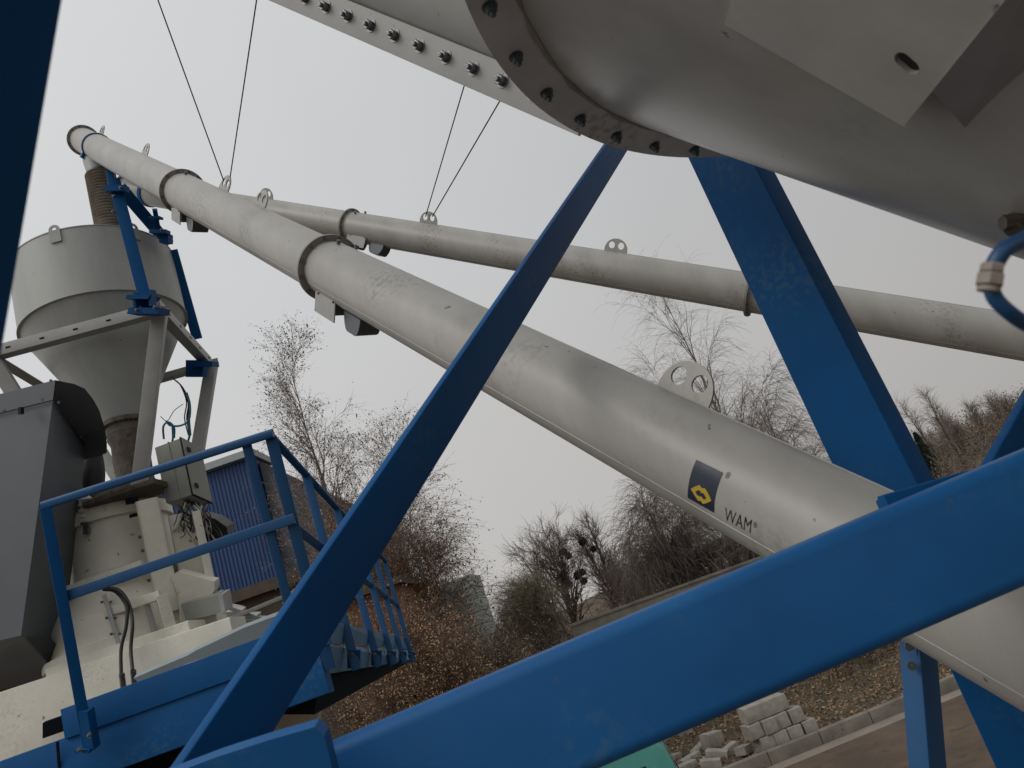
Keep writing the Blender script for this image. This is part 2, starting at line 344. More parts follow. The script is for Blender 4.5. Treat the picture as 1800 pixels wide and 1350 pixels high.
st = abs(ang[-1]-ang[0])/6; nb = round(2*math.pi/st); print('ring bolts', nb, st, [(G(*q, SC.z)-SC).length for q in ((848, 17), (1083, 243))])
b0 = None
for i in range(nb):
    a = ang[0]+2*math.pi*i/nb; m = MB()
    p = SC+Vector((1.147*math.cos(a), 1.147*math.sin(a), 0))
    if b0 is None:
        hexbolt(m, p, DN, .0115, .016); b0 = m.build('bolt', DBOLT, silo); b0p = p
    else:
        c = b0.copy(); S.collection.objects.link(c); c.parent = silo; c.location = p-b0p
def cone_z(px, py):
    r = ray(px, py); t = .3
    while t < 4:
        q = CAM+r*t
        if math.hypot(q.x-SC.x, q.y-SC.y) > 0 and q.z > 3 and math.hypot(q.x-SC.x, q.y-SC.y) < SR-SK*(SC.z-q.z): return t
        t += .002
    return 1.0
zA, zB, zC = cone_z(1276, 40)*.995, cone_z(1591, 219)*.95, cone_z(1769, 0)*.93
A, B_, C_ = Wp(1276, 40, zA), Wp(1591, 219, zB), Wp(1769, 0, zC)
nrm = (B_-A).cross(C_-A).normalized(); ax = (B_-A).normalized(); ay = nrm.cross(ax)
def onp(px, py):
    r = ray(px, py); t = (A-CAM).dot(nrm)/r.dot(nrm); q = CAM+r*t-A; return (q.dot(ax), q.dot(ay))
sl_ = []
c0, c1 = onp(1589, 101), onp(1605, 115); dx, dy = c1[0]-c0[0], c1[1]-c0[1]; ln = math.hypot(dx, dy); dx /= ln; dy /= ln; rr = .0105
for i in range(13): t = math.pi/2+math.pi*i/12; sl_.append((c0[0]+rr*(math.cos(t)*dx-math.sin(t)*dy), c0[1]+rr*(math.cos(t)*dy+math.sin(t)*dx)))
for i in range(13): t = -math.pi/2+math.pi*i/12; sl_.append((c1[0]+rr*(math.cos(t)*dx-math.sin(t)*dy), c1[1]+rr*(math.cos(t)*dy+math.sin(t)*dx)))
plate2d([onp(1276, 40), onp(1591, 219), onp(1769, 0), onp(1930, -200), onp(1345, -190)], [sl_], .008, A, ax, ay).build('mounting_plate', SILO, silo, ang=20)
q = [onp(1645, 152), onp(1840, -90)]
e0, e1 = [A+ax*a+ay*b for a, b in q]; c1_ = Wp(1703, 219, cone_z(1703, 219)*1.01); c2_ = Wp(1880, 66, cone_z(1880, 66)*1.01)
MB().prism([e0, e1, c2_, c1_], nrm*.008).build('plate_web', SILO, silo)
MB().path([c1_, (c1_+c2_)/2, c2_], lambda t: .003+.0015*math.sin(t*60), 6).build('weld_bead', DIRTY, silo)

# bolted half-shell casing hanging beyond the ring
def cv(x, y, z): return R*x+V*y+F*z
CD = cv(-.724, .49, .48).normalized(); P0 = Wp(886, 143, 2.15)
cas = thing('duct_casing', 'pale grey round duct with a bolted edge strip reaching up behind the silo ring', 'duct', P0-CD*.3)
sdv = CD.cross(ray(750, 80)).normalized()
if sdv.dot(V) < 0: sdv = -sdv              # 'up' across the strip in the picture
inw = CD.cross(sdv).normalized()
if inw.dot(F) < 0: inw = -inw
s0, s1 = P0-CD*.30, P0+CD*4.2
MB().beam(s0-sdv*.004, s1-sdv*.004,   .098, .014, side=sdv, ch=.002).build('bolted_strip', GREYW, cas)
ctr = s0+sdv*.33+inw*.13; m = MB()
MB().lathe(ctr, CD, [(.31, 0), (.31, 4.5)], 64).build('half_shell', WHITE2, cas)
bx = [577, 615, 653, 697, 740, 787, 838, 886]
n0, AA, xv = 45.6, 77740, -1128
pa = P0-CD*0; stp = None
def t_at(px):                               # distance along the strip at a picture x
    lo, hi = -.5, 4.2
    for _ in range(50):
        mid = (lo+hi)/2
        if pix(P0+CD*mid)[0] > px: lo = mid
        else: hi = mid
    return lo
t0, t7 = t_at(886), t_at(577); stp = (t7-t0)/7
bb = None
for i in range(-1, 14):
    p = P0+CD*(t0+stp*i)-inw*.006
    if bb is None: m = MB(); hexbolt(m, p, -inw, .0155, .022); bb = m.build('bolt', BOLT, cas); bp = p
    else: c = bb.copy(); S.collection.objects.link(c); c.parent = cas; c.location = p-bp

# blue air hose with fittings by the right edge
ah = thing('air_hose', 'blue air hose with a steel fitting looping down beside the silo cone', 'hose', Wp(1740, 490, .55))
MB().path([Wp(1850, 395, .58), Wp(1800, 421, .56), Wp(1765, 440, .55), Wp(1745, 470, .55)], .0062, 16, 6).build('hose', BLHOSE, ah)
MB().path([Wp(1741, 490, .55), Wp(1748, 522, .55), Wp(1775, 550, .55), Wp(1812, 574, .56), Wp(1880, 605, .58)], .0055, 16, 6).build('hose', BLHOSE, ah)
m = MB(); f0, f1 = Wp(1745, 463, .548), Wp(1737, 512, .548); fd = (f1-f0).normalized(); fl = (f1-f0).length
m.lathe(f0, fd, [(.0065, 0), (.0085, .002), (.0085, fl*.3)], 6); m.lathe(f0+fd*fl*.32, fd, [(.007, 0), (.0096, .002), (.0096, fl*.45), (.007, fl*.5)], 6); m.lathe(f0+fd*fl*.84, fd, [(.0075, 0), (.0075, fl*.16)], 12)
m.build('fitting', HOSE, ah)
m = MB(); zz_ = cone_z(1785, 395)*.99; m.cyl(Wp(1795, 360, zz_), Wp(1783, 405, zz_*.98), .014, 14); m.lathe(Wp(1762, 392, zz_*.98), (Wp(1812, 386, zz_*.98)-Wp(1762, 392, zz_*.98)), [(.012, 0), (.012, .03)], 6)
m.build('valve', DIRTY, ah)

# ------------------------------------------------------------------ blue steel frame
fr = thing('silo_stand', 'near blue steel frame of thick beams and slanting braces crossing in front of everything', 'frame', Vector((.2, 1.2, 0)))
def px_beam(a, za, b, zb, w, d, **k):
    side = (Wp(b[0], b[1], zb)-Wp(a[0], a[1], za)).cross(Wp((a[0]+b[0])/2, (a[1]+b[1])/2, (za+zb)/2)-CAM)
    return MB().beam(Wp(*a, za), Wp(*b, zb), w, d, side=k.pop('side', side), **k)
def turned(a, za, b, zb, deg):          # section turned about its own length so that the wide face looks down
    p, q = Wp(*a, za), Wp(*b, zb); x = (q-p).normalized(); v = ((p+q)/2-CAM).normalized(); s0_ = x.cross(v).normalized(); n0_ = s0_.cross(x)
    if n0_.dot(v) > 0: n0_ = -n0_
    best = min((1, -1), key=lambda k: (n0_*math.cos(rad(deg))+s0_*k*math.sin(rad(deg))).z)
    nn_ = n0_*math.cos(rad(deg))+s0_*best*math.sin(rad(deg)); return x.cross(nn_)
# brace from lower left up behind the silo: centre line and depths from its widths
px_beam((318, 1435), 1.20, (1112, 214), 3.95, .135, .02, ch=.003, side=turned((318, 1435), 1.2, (1112, 214), 3.95, 42)).build('brace', BLUE, fr)
b = px_beam((1213, 150), 2.95, (1598, 930), 2.28, .262, .075, side=turned((1213, 150), 2.95, (1598, 930), 2.28, 42), ch=.004); b.build('brace', BLUE, fr)
# main beam
upw = Vector((0, 0, 1))
MB().beam(Wp(545, 1436, 1.27), Wp(2050, 796, 1.31), .192, .12, side=upw, ch=.022, seg=6).build('beam', LIT_BLUE, fr)
# back rail and step plate behind the main beam
MB().beam(Wp(1560, 905, 1.62), Wp(2000, 765, 1.66), .07, .05, side=upw, ch=.006).build('rail', BLUE, fr)
MB().beam(Wp(1555, 890, 1.56), Wp(1706, 846, 1.58), .045, .03, side=upw, ch=.005).build('step_plate', BLUE, fr)
px_beam((1745, 900), 1.85, (1905, 610), 2.0, .16, .03, side=turned((1745, 900), 1.85, (1905, 610), 2.0, 40)).build('brace', BLUE, fr)
px_beam((1745, 1090), 2.35, (1935, 1490), 2.25, .335, .08).build('brace', BLUE, fr)
# joint plates at lower left
m = MB(); pts = [(330, 1350), (380, 1331), (473, 1301), (553, 1278), (570, 1293), (600, 1420), (300, 1480), (250, 1380)]
m.prism([Wp(x, y, 1.12) for x, y in pts], F*.03); m.build('joint_plate', LIT_BLUE, fr)
# post under the conveyor with bracket and bolts
pt = thing('support_post', 'slim blue square post with two bolts and a bracket holding up the white pipe', 'post', Wp(1630, 1350, 1.6))
sd1 = cv(.82, .1, .56)
MB().beam(Wp(1613, 1128, 1.88), Wp(1638, 1440, 1.81), .075, .052, side=sd1, ch=.003).build('post', BLUE2, pt)
m = MB(); m.prism([Wp(x, y, z) for x, y, z in ((1611, 1134, 1.84), (1642, 1157, 1.92), (1643, 1202, 1.92), (1613, 1184, 1.84))], sd1*.004+F*.004); m.build('bracket', BLUE, pt)
for (x, y) in ((1597, 1136), (1602, 1170)):
    m = MB(); n_ = -F*.9-R*.2+V*.2; p = Wp(x, y, 1.83); m.cyl(p, p+n_.normalized()*.018, .006, 10); m.lathe(p, n_, [(.011, 0), (.011, .008)], 6); m.build('bolt', BOLT, pt)
# near column at the left edge
lc = thing('steel_column', 'dark out-of-focus blue column slanting down the left edge', 'column', Wp(-150, 500, .5))
px_beam((-70, -120), .46, (-185, 640), .5, .125, .03, side=turned((-70, -120), .46, (-185, 640), .5, 35)).build('column_body', BLUE, lc)
# ------------------------------------------------------------------ white screw conveyors
class Axis:
    def __init__(s, P, d, k, r):
        s.P = CAM+R*P[0]*k+V*P[1]*k+F*P[2]*k; s.d = (R*d[0]+V*d[1]+F*d[2]).normalized(); s.r = r
        s.u = (Vector((0, 0, 1))-s.d*s.d.z).normalized(); s.c = (CAM-s.P); s.c = (s.c-s.d*s.c.dot(s.d)).normalized()
        s.e = s.d.cross(s.c)
        if s.e.dot(s.u) < 0: s.e = -s.e
    def at(s, t, off=0, rad_=0):        # off: degrees up from the side facing the camera
        a = rad(off); return s.P+s.d*t+(s.c*math.cos(a)+s.e*math.sin(a))*rad_
    def t_px(s, px, extra=None):
        lo, hi = -16, 3
        for _ in range(60):
            mid = (lo+hi)/2; p = s.P+s.d*mid+(extra or Vector((0, 0, 0)))
            z = (p-CAM).dot(F)
            if z < .1 or pix(p)[0] > px: hi = mid
            else: lo = mid
        return (lo+hi)/2
A1 = Axis((1.3887, -.6810, 1.4334), (.59525, -.32908, -.73306), .93, .1502)
A2 = Axis((2.71524, .36214, 4.76524), (.85445, -.2213, -.47005), .93*1.183, .1502)
def lug(ax_, t, par, s=1.25, mat=WHITE):
    w_, h_ = .082*s, .088*s; ud = (ax_.c*math.cos(rad(84))+ax_.e*math.sin(rad(84))); o = ax_.P+ax_.d*t+ud*(ax_.r-.012)
    out = [(-w_, 0)]+[(-w_*math.cos(math.pi*i/20), .012+h_*math.sin(math.pi*i/20)**.85) for i in range(21)]+[(w_, 0)]
    m = plate2d(out, [circle2(-.033*s, .052*s, .023*s), circle2(.033*s, .052*s, .023*s)], .008, o, ax_.d, ud)
    m.build('lifting_lug', mat, par, ang=30)
def flange(ax_, t, par, n=12, w_=.033):
    MB().annulus(ax_.P+ax_.d*(t-.008), ax_.d, ax_.r-.004, ax_.r+w_, .008, 72).build('flange', DARKFL, par)
    MB().annulus(ax_.P+ax_.d*(t+.001), ax_.d, ax_.r-.004, ax_.r+w_, .008, 72).build('flange', DARKFL, par)
    a, b, d = basis_of(ax_.d); first = None
    for i in range(n):
        an = 2*math.pi*(i+.5)/n; p = ax_.P+ax_.d*(t+.009)+(a*math.cos(an)+b*math.sin(an))*(ax_.r+w_*.58)
        if first is None: m = MB(); hexbolt(m, p, d, .0075, .010); first = m.build('bolt', DBOLT, par); fp = p
        else: c = first.copy(); S.collection.objects.link(c); c.parent = par; c.location = p-fp
def studs(ax_, t, par):
    for k, dt in ((62, 0), (86, .012)):
        p = ax_.at(t+dt*6, k, ax_.r-.002); q = ax_.at(t+dt*6, k, ax_.r+.014); m = MB(); m.cyl(p, q, .010, 10); m.lathe(q, q-p, [(.013, 0), (.013, .008)], 6); m.build('stud', DBOLT, par)
def hatch(ax_, t0, par, L=.40):
    dn = -ax_.u; sd = ax_.d.cross(ax_.u)
    if sd.dot(ax_.c) < 0: sd = -sd
    # pale side plate hanging below the near side, dark rounded bearing housings beneath
    o = ax_.P+ax_.d*(t0+.03)+sd*(ax_.r*.72)+dn*(ax_.r*.60)
    MB().box(o+ax_.d*L*.30+dn*.06, ax_.d*L*.30, sd*.003, dn*.06).build('side_plate', GREYW, par)
    for a_, l_, h_ in ((0.02, .12, .07), (L*.66, .18, .095)):
        pts = []
        for i in range(13):
            an = math.pi*i/12; pts.append(ax_.P+ax_.d*(t0+.03+a_+l_/2-l_/2*math.cos(an)*1.0)+dn*(ax_.r*.93+h_*min(1, math.sin(an)*1.25))-sd*.05)
        MB().prism(pts, sd*.12).build('bearing_housing', HOOD, par)
    for i in (.04, L*.56):
        m = MB(); hexbolt(m, o+ax_.d*i+dn*.015+sd*.003, sd, .006, .006); m.build('bolt', DBOLT, par)
def seams(ax_, ta, tb, par, offs):
    for of in offs:
        MB().path([ax_.at(ta, of, ax_.r), ax_.at(tb, of, ax_.r)], .0022, 6, 1).build('seam', WHITE, par)
def fit_end(ax_, zmin):
    return (zmin-ax_.P.z)/ax_.d.z
def conveyor(ax_, name_label, xs, hat, lugs, end_px, zb, mark):
    par = thing('screw_conveyor', name_label, 'conveyor', ax_.P+ax_.d*fit_end(ax_, zb), 'white tubular screw conveyors')
    te, tb = ax_.t_px(end_px), fit_end(ax_, zb)
    cuts = [te]+[ax_.t_px(x) for x in xs]+[tb]
    for a_, b_ in zip(cuts, cuts[1:]):
        MB().lathe(ax_.P+ax_.d*a_, ax_.d, [(ax_.r, .004), (ax_.r, b_-a_-.004)], 96).build('tube', WHITE, par)
    flange(ax_, cuts[0]+.01, par)
    for t in cuts[1:-1]: flange(ax_, t, par); studs(ax_, t+.10, par)
    rs_s = random.Random(int(ax_.r*1e4)+hat)
    for t in cuts[1:1+hat]: hatch(ax_, t+.05, par)
    for x in lugs: lug(ax_, ax_.t_px(x, ax_.at(0, 84, ax_.r)-ax_.P), par)
    seams(ax_, te, tb, par, (-52, 76))
    return par, cuts
c1, cuts1 = conveyor(A1, 'nearer white screw conveyor tube with the dark square sticker, running down to the lower right', [322, 580], 2, [1200, 456, 393, 254, 177], 147, .9, True)
c2, cuts2 = conveyor(A2, 'farther and thinner white screw conveyor tube passing behind the two blue braces', [617, 1321], 1, [1082, 753, 468], 222, .9, False)
# end spout and blue clamp of the first conveyor
ts = A1.t_px(166); sp0 = A1.P+A1.d*ts
tp = Wp(160, 285, 7.95); SPX = Vector((sp0.x, sp0.y, 0))
m = MB(); m.lathe(sp0+Vector((0, 0, -.02)), DN, [(.148, 0), (.148, .22), (.135, .34), (.135, .42)], 40); m.build('outlet_spout', WHITE2, c1)
tcl = A1.t_px(166)+.16
cl1 = thing('pipe_clamp', 'thin blue clamp ring around the upper end of the nearer white conveyor', 'clamp', A1.P+A1.d*tcl)
MB().annulus(A1.P+A1.d*tcl, A1.d, A1.r-.002, A1.r+.014, .045, 64).build('clamp_ring', BLUE2, cl1)
m = MB(); m.box(A1.at(tcl, -60, A1.r+.03), A1.d*.03, A1.c*.02, A1.e*.03); m.build('clamp_ear', BLUE2, cl1)
# ribbed hose from spout to hopper lid
hb = Vector((sp0.x-.02, sp0.y+.03, 8.80)); ht = Vector((sp0.x, sp0.y, sp0.z-.42)); n_ = 24; prof = []
LH = (ht-hb).length
for i in range(n_*6+1):
    h = LH*i/(n_*6); prof.append((.150+.012*math.cos(2*math.pi*i/6), h))
fh = thing('ribbed_hose', 'dusty brown ribbed hose hanging from the upper end of the conveyor into the white hopper', 'hose', hb)
MB().lathe(ht, hb-ht, prof, 40).build('bellows', HOSE, fh)
MB().lathe(ht+Vector((0, 0, .03)), DN, [(.145, 0), (.145, .03)], 40).build('hose_clip', DBOLT, fh)
# stay wires
def wire(a, za, b, zb_, lab):
    p, q = Wp(*a, za), Wp(*b, zb_); o = single(MB().path([p, q], .0042 if zb_ < 6 else .0055, 6, 1), 'stay_wire', WIRE, lab, 'wire', 'steel stay wires holding the conveyors')
tl = A1.t_px(393, A1.at(0, 84, A1.r)-A1.P); q1 = A1.at(tl, 84, A1.r+.075); x1, y1, z1 = pix(q1)
tl2 = A2.t_px(753, A2.at(0, 84, A2.r)-A2.P); q2 = A2.at(tl2, 84, A2.r+.075); x2, y2, z2 = pix(q2)
wire((275-.33*80, -80), 4.6, (x1-6, y1+2), z1, 'leftmost steel wire rising from the nearer conveyor to the top edge')
wire((447+.2*80, -80), 4.2, (x1+4, y1+2), z1, 'steel wire rising steeply right from the nearer conveyor to the top edge')
wire((820+.28*150, -5), 5.2, (x2-6, y2+2), z2, 'steel wire from the farther conveyor up to the bolted strip, left one of the pair')
wire((882+.59*150, 20), 5.0, (x2+6, y2+2), z2, 'steel wire from the farther conveyor up to the bolted strip, right one of the pair')
# sticker and lettering, wrapped on the tube of the first conveyor
def hit(px, py, ax_=A1):
    r = ray(px, py).normalized(); o = CAM-ax_.P
    rd = r-ax_.d*r.dot(ax_.d); od = o-ax_.d*o.dot(ax_.d)
    a, b, c = rd.dot(rd), 2*rd.dot(od), od.dot(od)-ax_.r**2; D = max(0, b*b-4*a*c); t = (-b-math.sqrt(D))/(2*a)
    p = CAM+r*t-ax_.P; return p.dot(ax_.d), math.atan2(p.dot(ax_.e), p.dot(ax_.c))
def onc(ta, lift): t, a = ta; return A1.P+A1.d*t+(A1.c*math.cos(a)+A1.e*math.sin(a))*(A1.r+lift)
def sticker(corn, lift, n=12):
    h = [hit(*c) for c in corn]; m = MB(); vs = []
    for i in range(n+1):
        for j in range(n+1):
            u, v_ = i/n, j/n; q = [(1-u)*(1-v_)*h[0][k]+u*(1-v_)*h[1][k]+u*v_*h[2][k]+(1-u)*v_*h[3][k] for k in (0, 1)]; vs.append(onc(q, lift))
    m.add(vs, [(i*(n+1)+j, (i+1)*(n+1)+j, (i+1)*(n+1)+j+1, i*(n+1)+j+1) for i in range(n) for j in range(n)]); return m
st_ = sticker([(1224.5, 808), (1271.5, 831), (1255.6, 901), (1209.5, 875)], .0012).build('sticker', NAVY, c1)
def z5(x, y): return (1140+x*260/1800, 780+y*195/1350)
def flat_poly(pts, lift, mat, name, par):
    h = [hit(*z5(*p)) for p in pts]; MB().prism([onc(q, lift) for q in h], -A1.c*.0004).build(name, mat, par)
flat_poly([(520, 547), (568, 520), (628, 500), (655, 540), (692, 540), (722, 583), (738, 615), (772, 690), (722, 715), (668, 730), (640, 690), (610, 690), (565, 620)], .0022, YELL, 'emblem', st_)
flat_poly([(578, 577), (622, 560), (648, 598), (672, 598), (706, 655), (690, 672), (672, 668), (655, 640), (625, 632), (600, 622)], .0032, NAVY, 'emblem', st_)
def curvetext(s, p0, p1, hpx, name, mat, par, lift=.0016, bold=.0):
    cu = bpy.data.curves.new('t', 'FONT'); cu.body = s; cu.size = 1; cu.offset = bold; cu.resolution_u = 4
    ob = bpy.data.objects.new('t', cu); S.collection.objects.link(ob); me = ob.to_mesh()
    xs_ = [v.co.x for v in me.vertices]; ys_ = [v.co.y for v in me.vertices]; x0, x1_, y0, y1_ = min(xs_), max(xs_), min(ys_), max(ys_)
    ta, tb = hit(*p0), hit(*p1); hh = hpx   # height in metres round the tube
    vs = []
    for v in me.vertices:
        u = (v.co.x-x0)/(x1_-x0); w_ = (v.co.y-y0)/(y1_-y0)
        vs.append(onc((ta[0]+(tb[0]-ta[0])*u, ta[1]+(tb[1]-ta[1])*u+w_*hh/A1.r), lift))
    m = MB().add(vs, [tuple(p.vertices) for p in me.polygons]); ob.to_mesh_clear(); bpy.data.objects.remove(ob)
    m.build(name, mat, par, smooth=False)
curvetext('WAM', z5(925, 925), z5(1242, 1085), .040, 'lettering', INK, c1, bold=-.012)
curvetext('®', z5(1275, 1005), z5(1315, 1028), .015, 'lettering', INK, c1)
curvetext('®', z5(925, 410), z5(972, 432), .018, 'lettering', INK, c1)
# ------------------------------------------------------------------ cement hopper on its frame
HC = Vector((-4.055, 7.619, 0)); HR = .84
def hz(z): return Vector((HC.x, HC.y, z))
hop = thing('cement_hopper', 'large off-white round hopper with a conical bottom standing in the white frame', 'hopper', hz(6.2))
MB().lathe(hz(8.057), -DN, [(HR, 0), (HR, .77), (HR+.006, .772), (HR+.006, .783), (.2, .80)], 96, False, True).build('drum', WHITE2, hop)
MB().lathe(hz(8.053), DN, [(HR-.002, 0), (HR+.012, .001), (HR+.012, .012), (HR-.02, .016), (.21, 1.16), (.19, 1.2)], 96, True, True).build('cone', WHITE2, hop)
for ap in ((97, 405), (233, 405)):
    g = None
    best = min((i for i in range(360)), key=lambda i: (pix(hz(8.84)+Vector((HR*math.cos(rad(i)), HR*math.sin(rad(i)), 0)))[0]-ap[0])**2+ (0 if (hz(0)+Vector((HR*math.cos(rad(i)), HR*math.sin(rad(i)), 0))).length < HC.length else 1e6))
    rd_ = Vector((math.cos(rad(best)), math.sin(rad(best)), 0)); tg = Vector((-rd_.y, rd_.x, 0)); o = hz(8.74)+rd_*(HR+.012)
    out = [(-.055, -.05), (.055, -.05), (.055, .03)]+[(.055*math.cos(math.pi*i/10), .10+.055*math.sin(math.pi*i/10)) for i in range(11)]+[(-.055, .03)]
    plate2d(out, [circle2(0, .105, .022)], .01, o, tg, -DN).build('lifting_eye', GREYW, hop)
m = MB()
for i in range(28):
    a = 2*math.pi*i/28; m.lathe(hz(6.87)+Vector((.215*math.cos(a), .215*math.sin(a), 0)), DN, [(.011, 0), (.011, .03)], 6)
MB().lathe(hz(6.90), DN, [(.19, 0), (.235, .002), (.235, .05), (.20, .06), (.20, .15)], 48).build('outlet_flange', DIRTY, hop)
m.build('flange_bolts', DBOLT, hop)
MB().lathe(hz(6.76), DN, [(.195, 0), (.20, .05), (.175, .12), (.185, .3), (.178, .5), (.19, .62)], 40).build('outlet_sleeve', DIRTY, hop)
# frame round the hopper
FA, FS, FZ = -.62466, 1.195, 7.66
cor = [HC+Vector((FS*math.cos(FA+k*math.pi/2), FS*math.sin(FA+k*math.pi/2), FZ)) for k in range(4)]
hf = thing('hopper_frame', 'dirty white square steel frame with inward leaning legs carrying the hopper', 'frame', hz(5.2))
for k in range(4):
    a, b = cor[k], cor[(k+1) % 4]; d = (b-a).normalized()
    m = MB(); m.beam(a-d*.06, b-d*.065, .012, .12, side=d.cross(DN), ch=.002)
    out_ = d.cross(-DN) if d.cross(-DN).dot(a-HC) > 0 else -d.cross(-DN)
    m.beam(a-d*.06-out_*.05+Vector((0, 0, -.055)), b-d*.065-out_*.05+Vector((0, 0, -.055)), .10, .012, side=out_, ch=.002)
    m.build('rail', GREYW, hf)
    if k in (0, 3):
        for q in range(5):
            p = a+(b-a)*(.12+q*.19)+out_*.008; MB().box(p, d*.022, out_*.002, DN*.008).build('slot', VOID, hf)
bot_ = [Wp(243, 868, 7.5), Wp(338, 850, 8.6), None, None]
bot_[2] = hz(bot_[0].z)+(hz(0)-Vector((bot_[0].x, bot_[0].y, 0))); bot_[3] = hz(bot_[1].z)+(hz(0)-Vector((bot_[1].x, bot_[1].y, 0)))
for k in range(4):
    rdv = Vector((cor[k].x-HC.x, cor[k].y-HC.y, 0)).normalized()
    MB().beam(cor[k]-rdv*.02, bot_[k], .13, .13, side=rdv.cross(DN)+rdv*.8, ch=.004).build('leg', GREYW, hf)
# blue support for the conveyor ends
cs = thing('conveyor_support', 'blue trestle standing on the hopper frame and holding both conveyor ends', 'support', Wp(255, 545, 7.6))
MB().beam(Wp(201, 318, 7.95), Wp(259, 540, 7.62), .118, .09, ch=.004).build('leg', BLUE, cs)
MB().beam(Wp(303, 440, 9.0), Wp(347, 596, 9.15), .115, .10, ch=.004).build('leg', BLUE, cs)
MB().beam(Wp(216, 335, 8.1), Wp(292, 424, 9.0), .13, .13, ch=.004).build('cross_member', BLUE, cs)
MB().beam(Wp(190, 285, 8.3), Wp(198, 335, 8.0), .07, .08, ch=.004).build('bracket', BLUE, cs)
m = MB(); m.box(Wp(206, 332, 7.85), R*.10, V*.03, F*.05); m.build('bracket', BLUE, cs)
for x, y, z, s_, t_ in ((252, 524, 7.55, .11, .02), (262, 548, 7.58, .15, .03)):
    m = MB(); m.box(Wp(x, y, z), R*s_, V*t_+R*.01, F*.12); m.build('foot_plate', BLUE, cs)
m = MB(); m.box(Wp(240, 528, 7.5), R*.012, V*.07, F*.05); m.box(Wp(268, 524, 7.5), R*.012, V*.08, F*.05); m.build('foot_plate', BLUE, cs)
m = MB(); m.box(Wp(345, 648, 9.1), R*.10, V*.10, F*.06); m.box(Wp(358, 640, 9.0), R*.14, V*.03, F*.1); m.build('foot_plate', BLUE, cs)
m = MB(); m.beam(Wp(281, 418, 8.6), Wp(272, 368, 8.4), .05, .05, ch=.003); m.box(Wp(274, 383, 8.4), R*.06, V*.012, F*.05); m.box(Wp(281, 408, 8.4), R*.09, V*.02, F*.06); m.box(Wp(292, 420, 8.5), R*.05, V*.05, F*.06); m.build('bracket', BLUE, cs)
MB().annulus(A2.P+A2.d*A2.t_px(262), A2.d, A2.r-.002, A2.r+.014, .05, 48).build('clamp_ring', BLUE, cs)
for x, y, z in ((200, 345, 7.85), (212, 330, 7.8), (199, 372, 7.8), (284, 404, 8.3), (240, 545, 7.45), (272, 540, 7.45)):
    m = MB(); hexbolt(m, Wp(x, y, z), -F, .014, .014); m.build('bolt', BOLT, cs)

# ------------------------------------------------------------------ slate grey elevator hood
eh = thing('elevator_hood', 'slate grey sheet metal hood with a rounded cap at the left edge', 'hood', Wp(40, 1150, 6.2))
def quadbody(fr_, bk): # front and back loops of equal length
    n = len(fr_); return MB().add(fr_+bk, [tuple(range(n)), tuple(range(n, 2*n))[::-1]]+[(i, i+n, (i+1) % n+n, (i+1) % n) for i in range(n)])
FL = [Wp(-170, 768, 6.6), Wp(93, 703, 6.35), Wp(37, 1117, 6.05), Wp(-200, 1172, 6.3)]
BK = [Wp(-90, 860, 7.4), Wp(151, 785, 7.15), Wp(105, 1189, 6.75), Wp(-110, 1250, 7.0)]
quadbody(FL, BK).build('hood_body', HOOD, eh)
arc = [(93, 702, 6.34), (97, 668, 6.36), (131, 675, 6.5), (149, 683, 6.6), (164, 702, 6.72), (175, 722, 6.82), (184, 752, 6.95), (188, 778, 7.05), (188, 796, 7.12), (174, 802, 7.14), (152, 785, 7.13)]
sh = (Wp(-170, 768, 6.6)-Wp(93, 703, 6.35))
MB().prism([Wp(*a) for a in arc], sh).build('rounded_cap', HOOD, eh)
MB().path([Wp(-170, 768, 6.57), Wp(93, 703, 6.32), Wp(151, 785, 7.10)], .006, 6, 1).build('seam_strip', BLACK, eh)
for x, y, z in ((8, 722, 6.32), (75, 703, 6.28), (104, 707, 6.35), (124, 738, 6.6), (143, 768, 6.85), (90, 669, 6.3)):
    m = MB(); m.lathe(Wp(x, y, z), -F, [(.012, 0), (.012, .01)], 6); m.build('bolt', BOLT, eh)
m = MB(); m.box(Wp(37, 722, 6.28), R*.012, V*.03, F*.02); m.build('latch', BLACK, eh)
quadbody([Wp(-200, 1176, 6.32), Wp(37, 1119, 6.07), Wp(104, 1188, 6.74), Wp(-110, 1250, 6.98)], [p+Vector((0, 0, -.12))+(F*.35) for p in (Wp(-200, 1176, 6.32), Wp(37, 1119, 6.07), Wp(104, 1188, 6.74), Wp(-110, 1250, 6.98))]).build('bottom_flap', HOODD, eh)
m = MB(); m.lathe(Wp(160, 782, 7.5), Wp(163, 862, 7.4)-Wp(160, 782, 7.5), [(.085, 0), (.11, .2), (.115, .3), (.10, .46)], 28)
bt = thing('rubber_boot', 'black rubber boot between the grey hood and the mixer lid', 'boot', Wp(163, 862, 7.4)); m.build('sleeve', BLACK, bt)
bl = thing('breather_bellows', 'small cream bellows with a clamp beside the black rubber boot', 'bellows', Wp(150, 915, 7.0)); d_ = Wp(152, 914, 7.0)-Wp(148, 874, 7.0)
MB().lathe(Wp(148, 874, 7.0), d_, [(.05+.014*math.sin(i*1.57), d_.length*i/16) for i in range(17)], 24).build('bellows_body', CREAM, bl)
m = MB(); m.box(Wp(152, 930, 6.9), R*.022, V*.045, F*.02); m.box(Wp(150, 920, 6.88), R*.035, V*.012, F*.02); m.build('clamp', BOLT, bl)

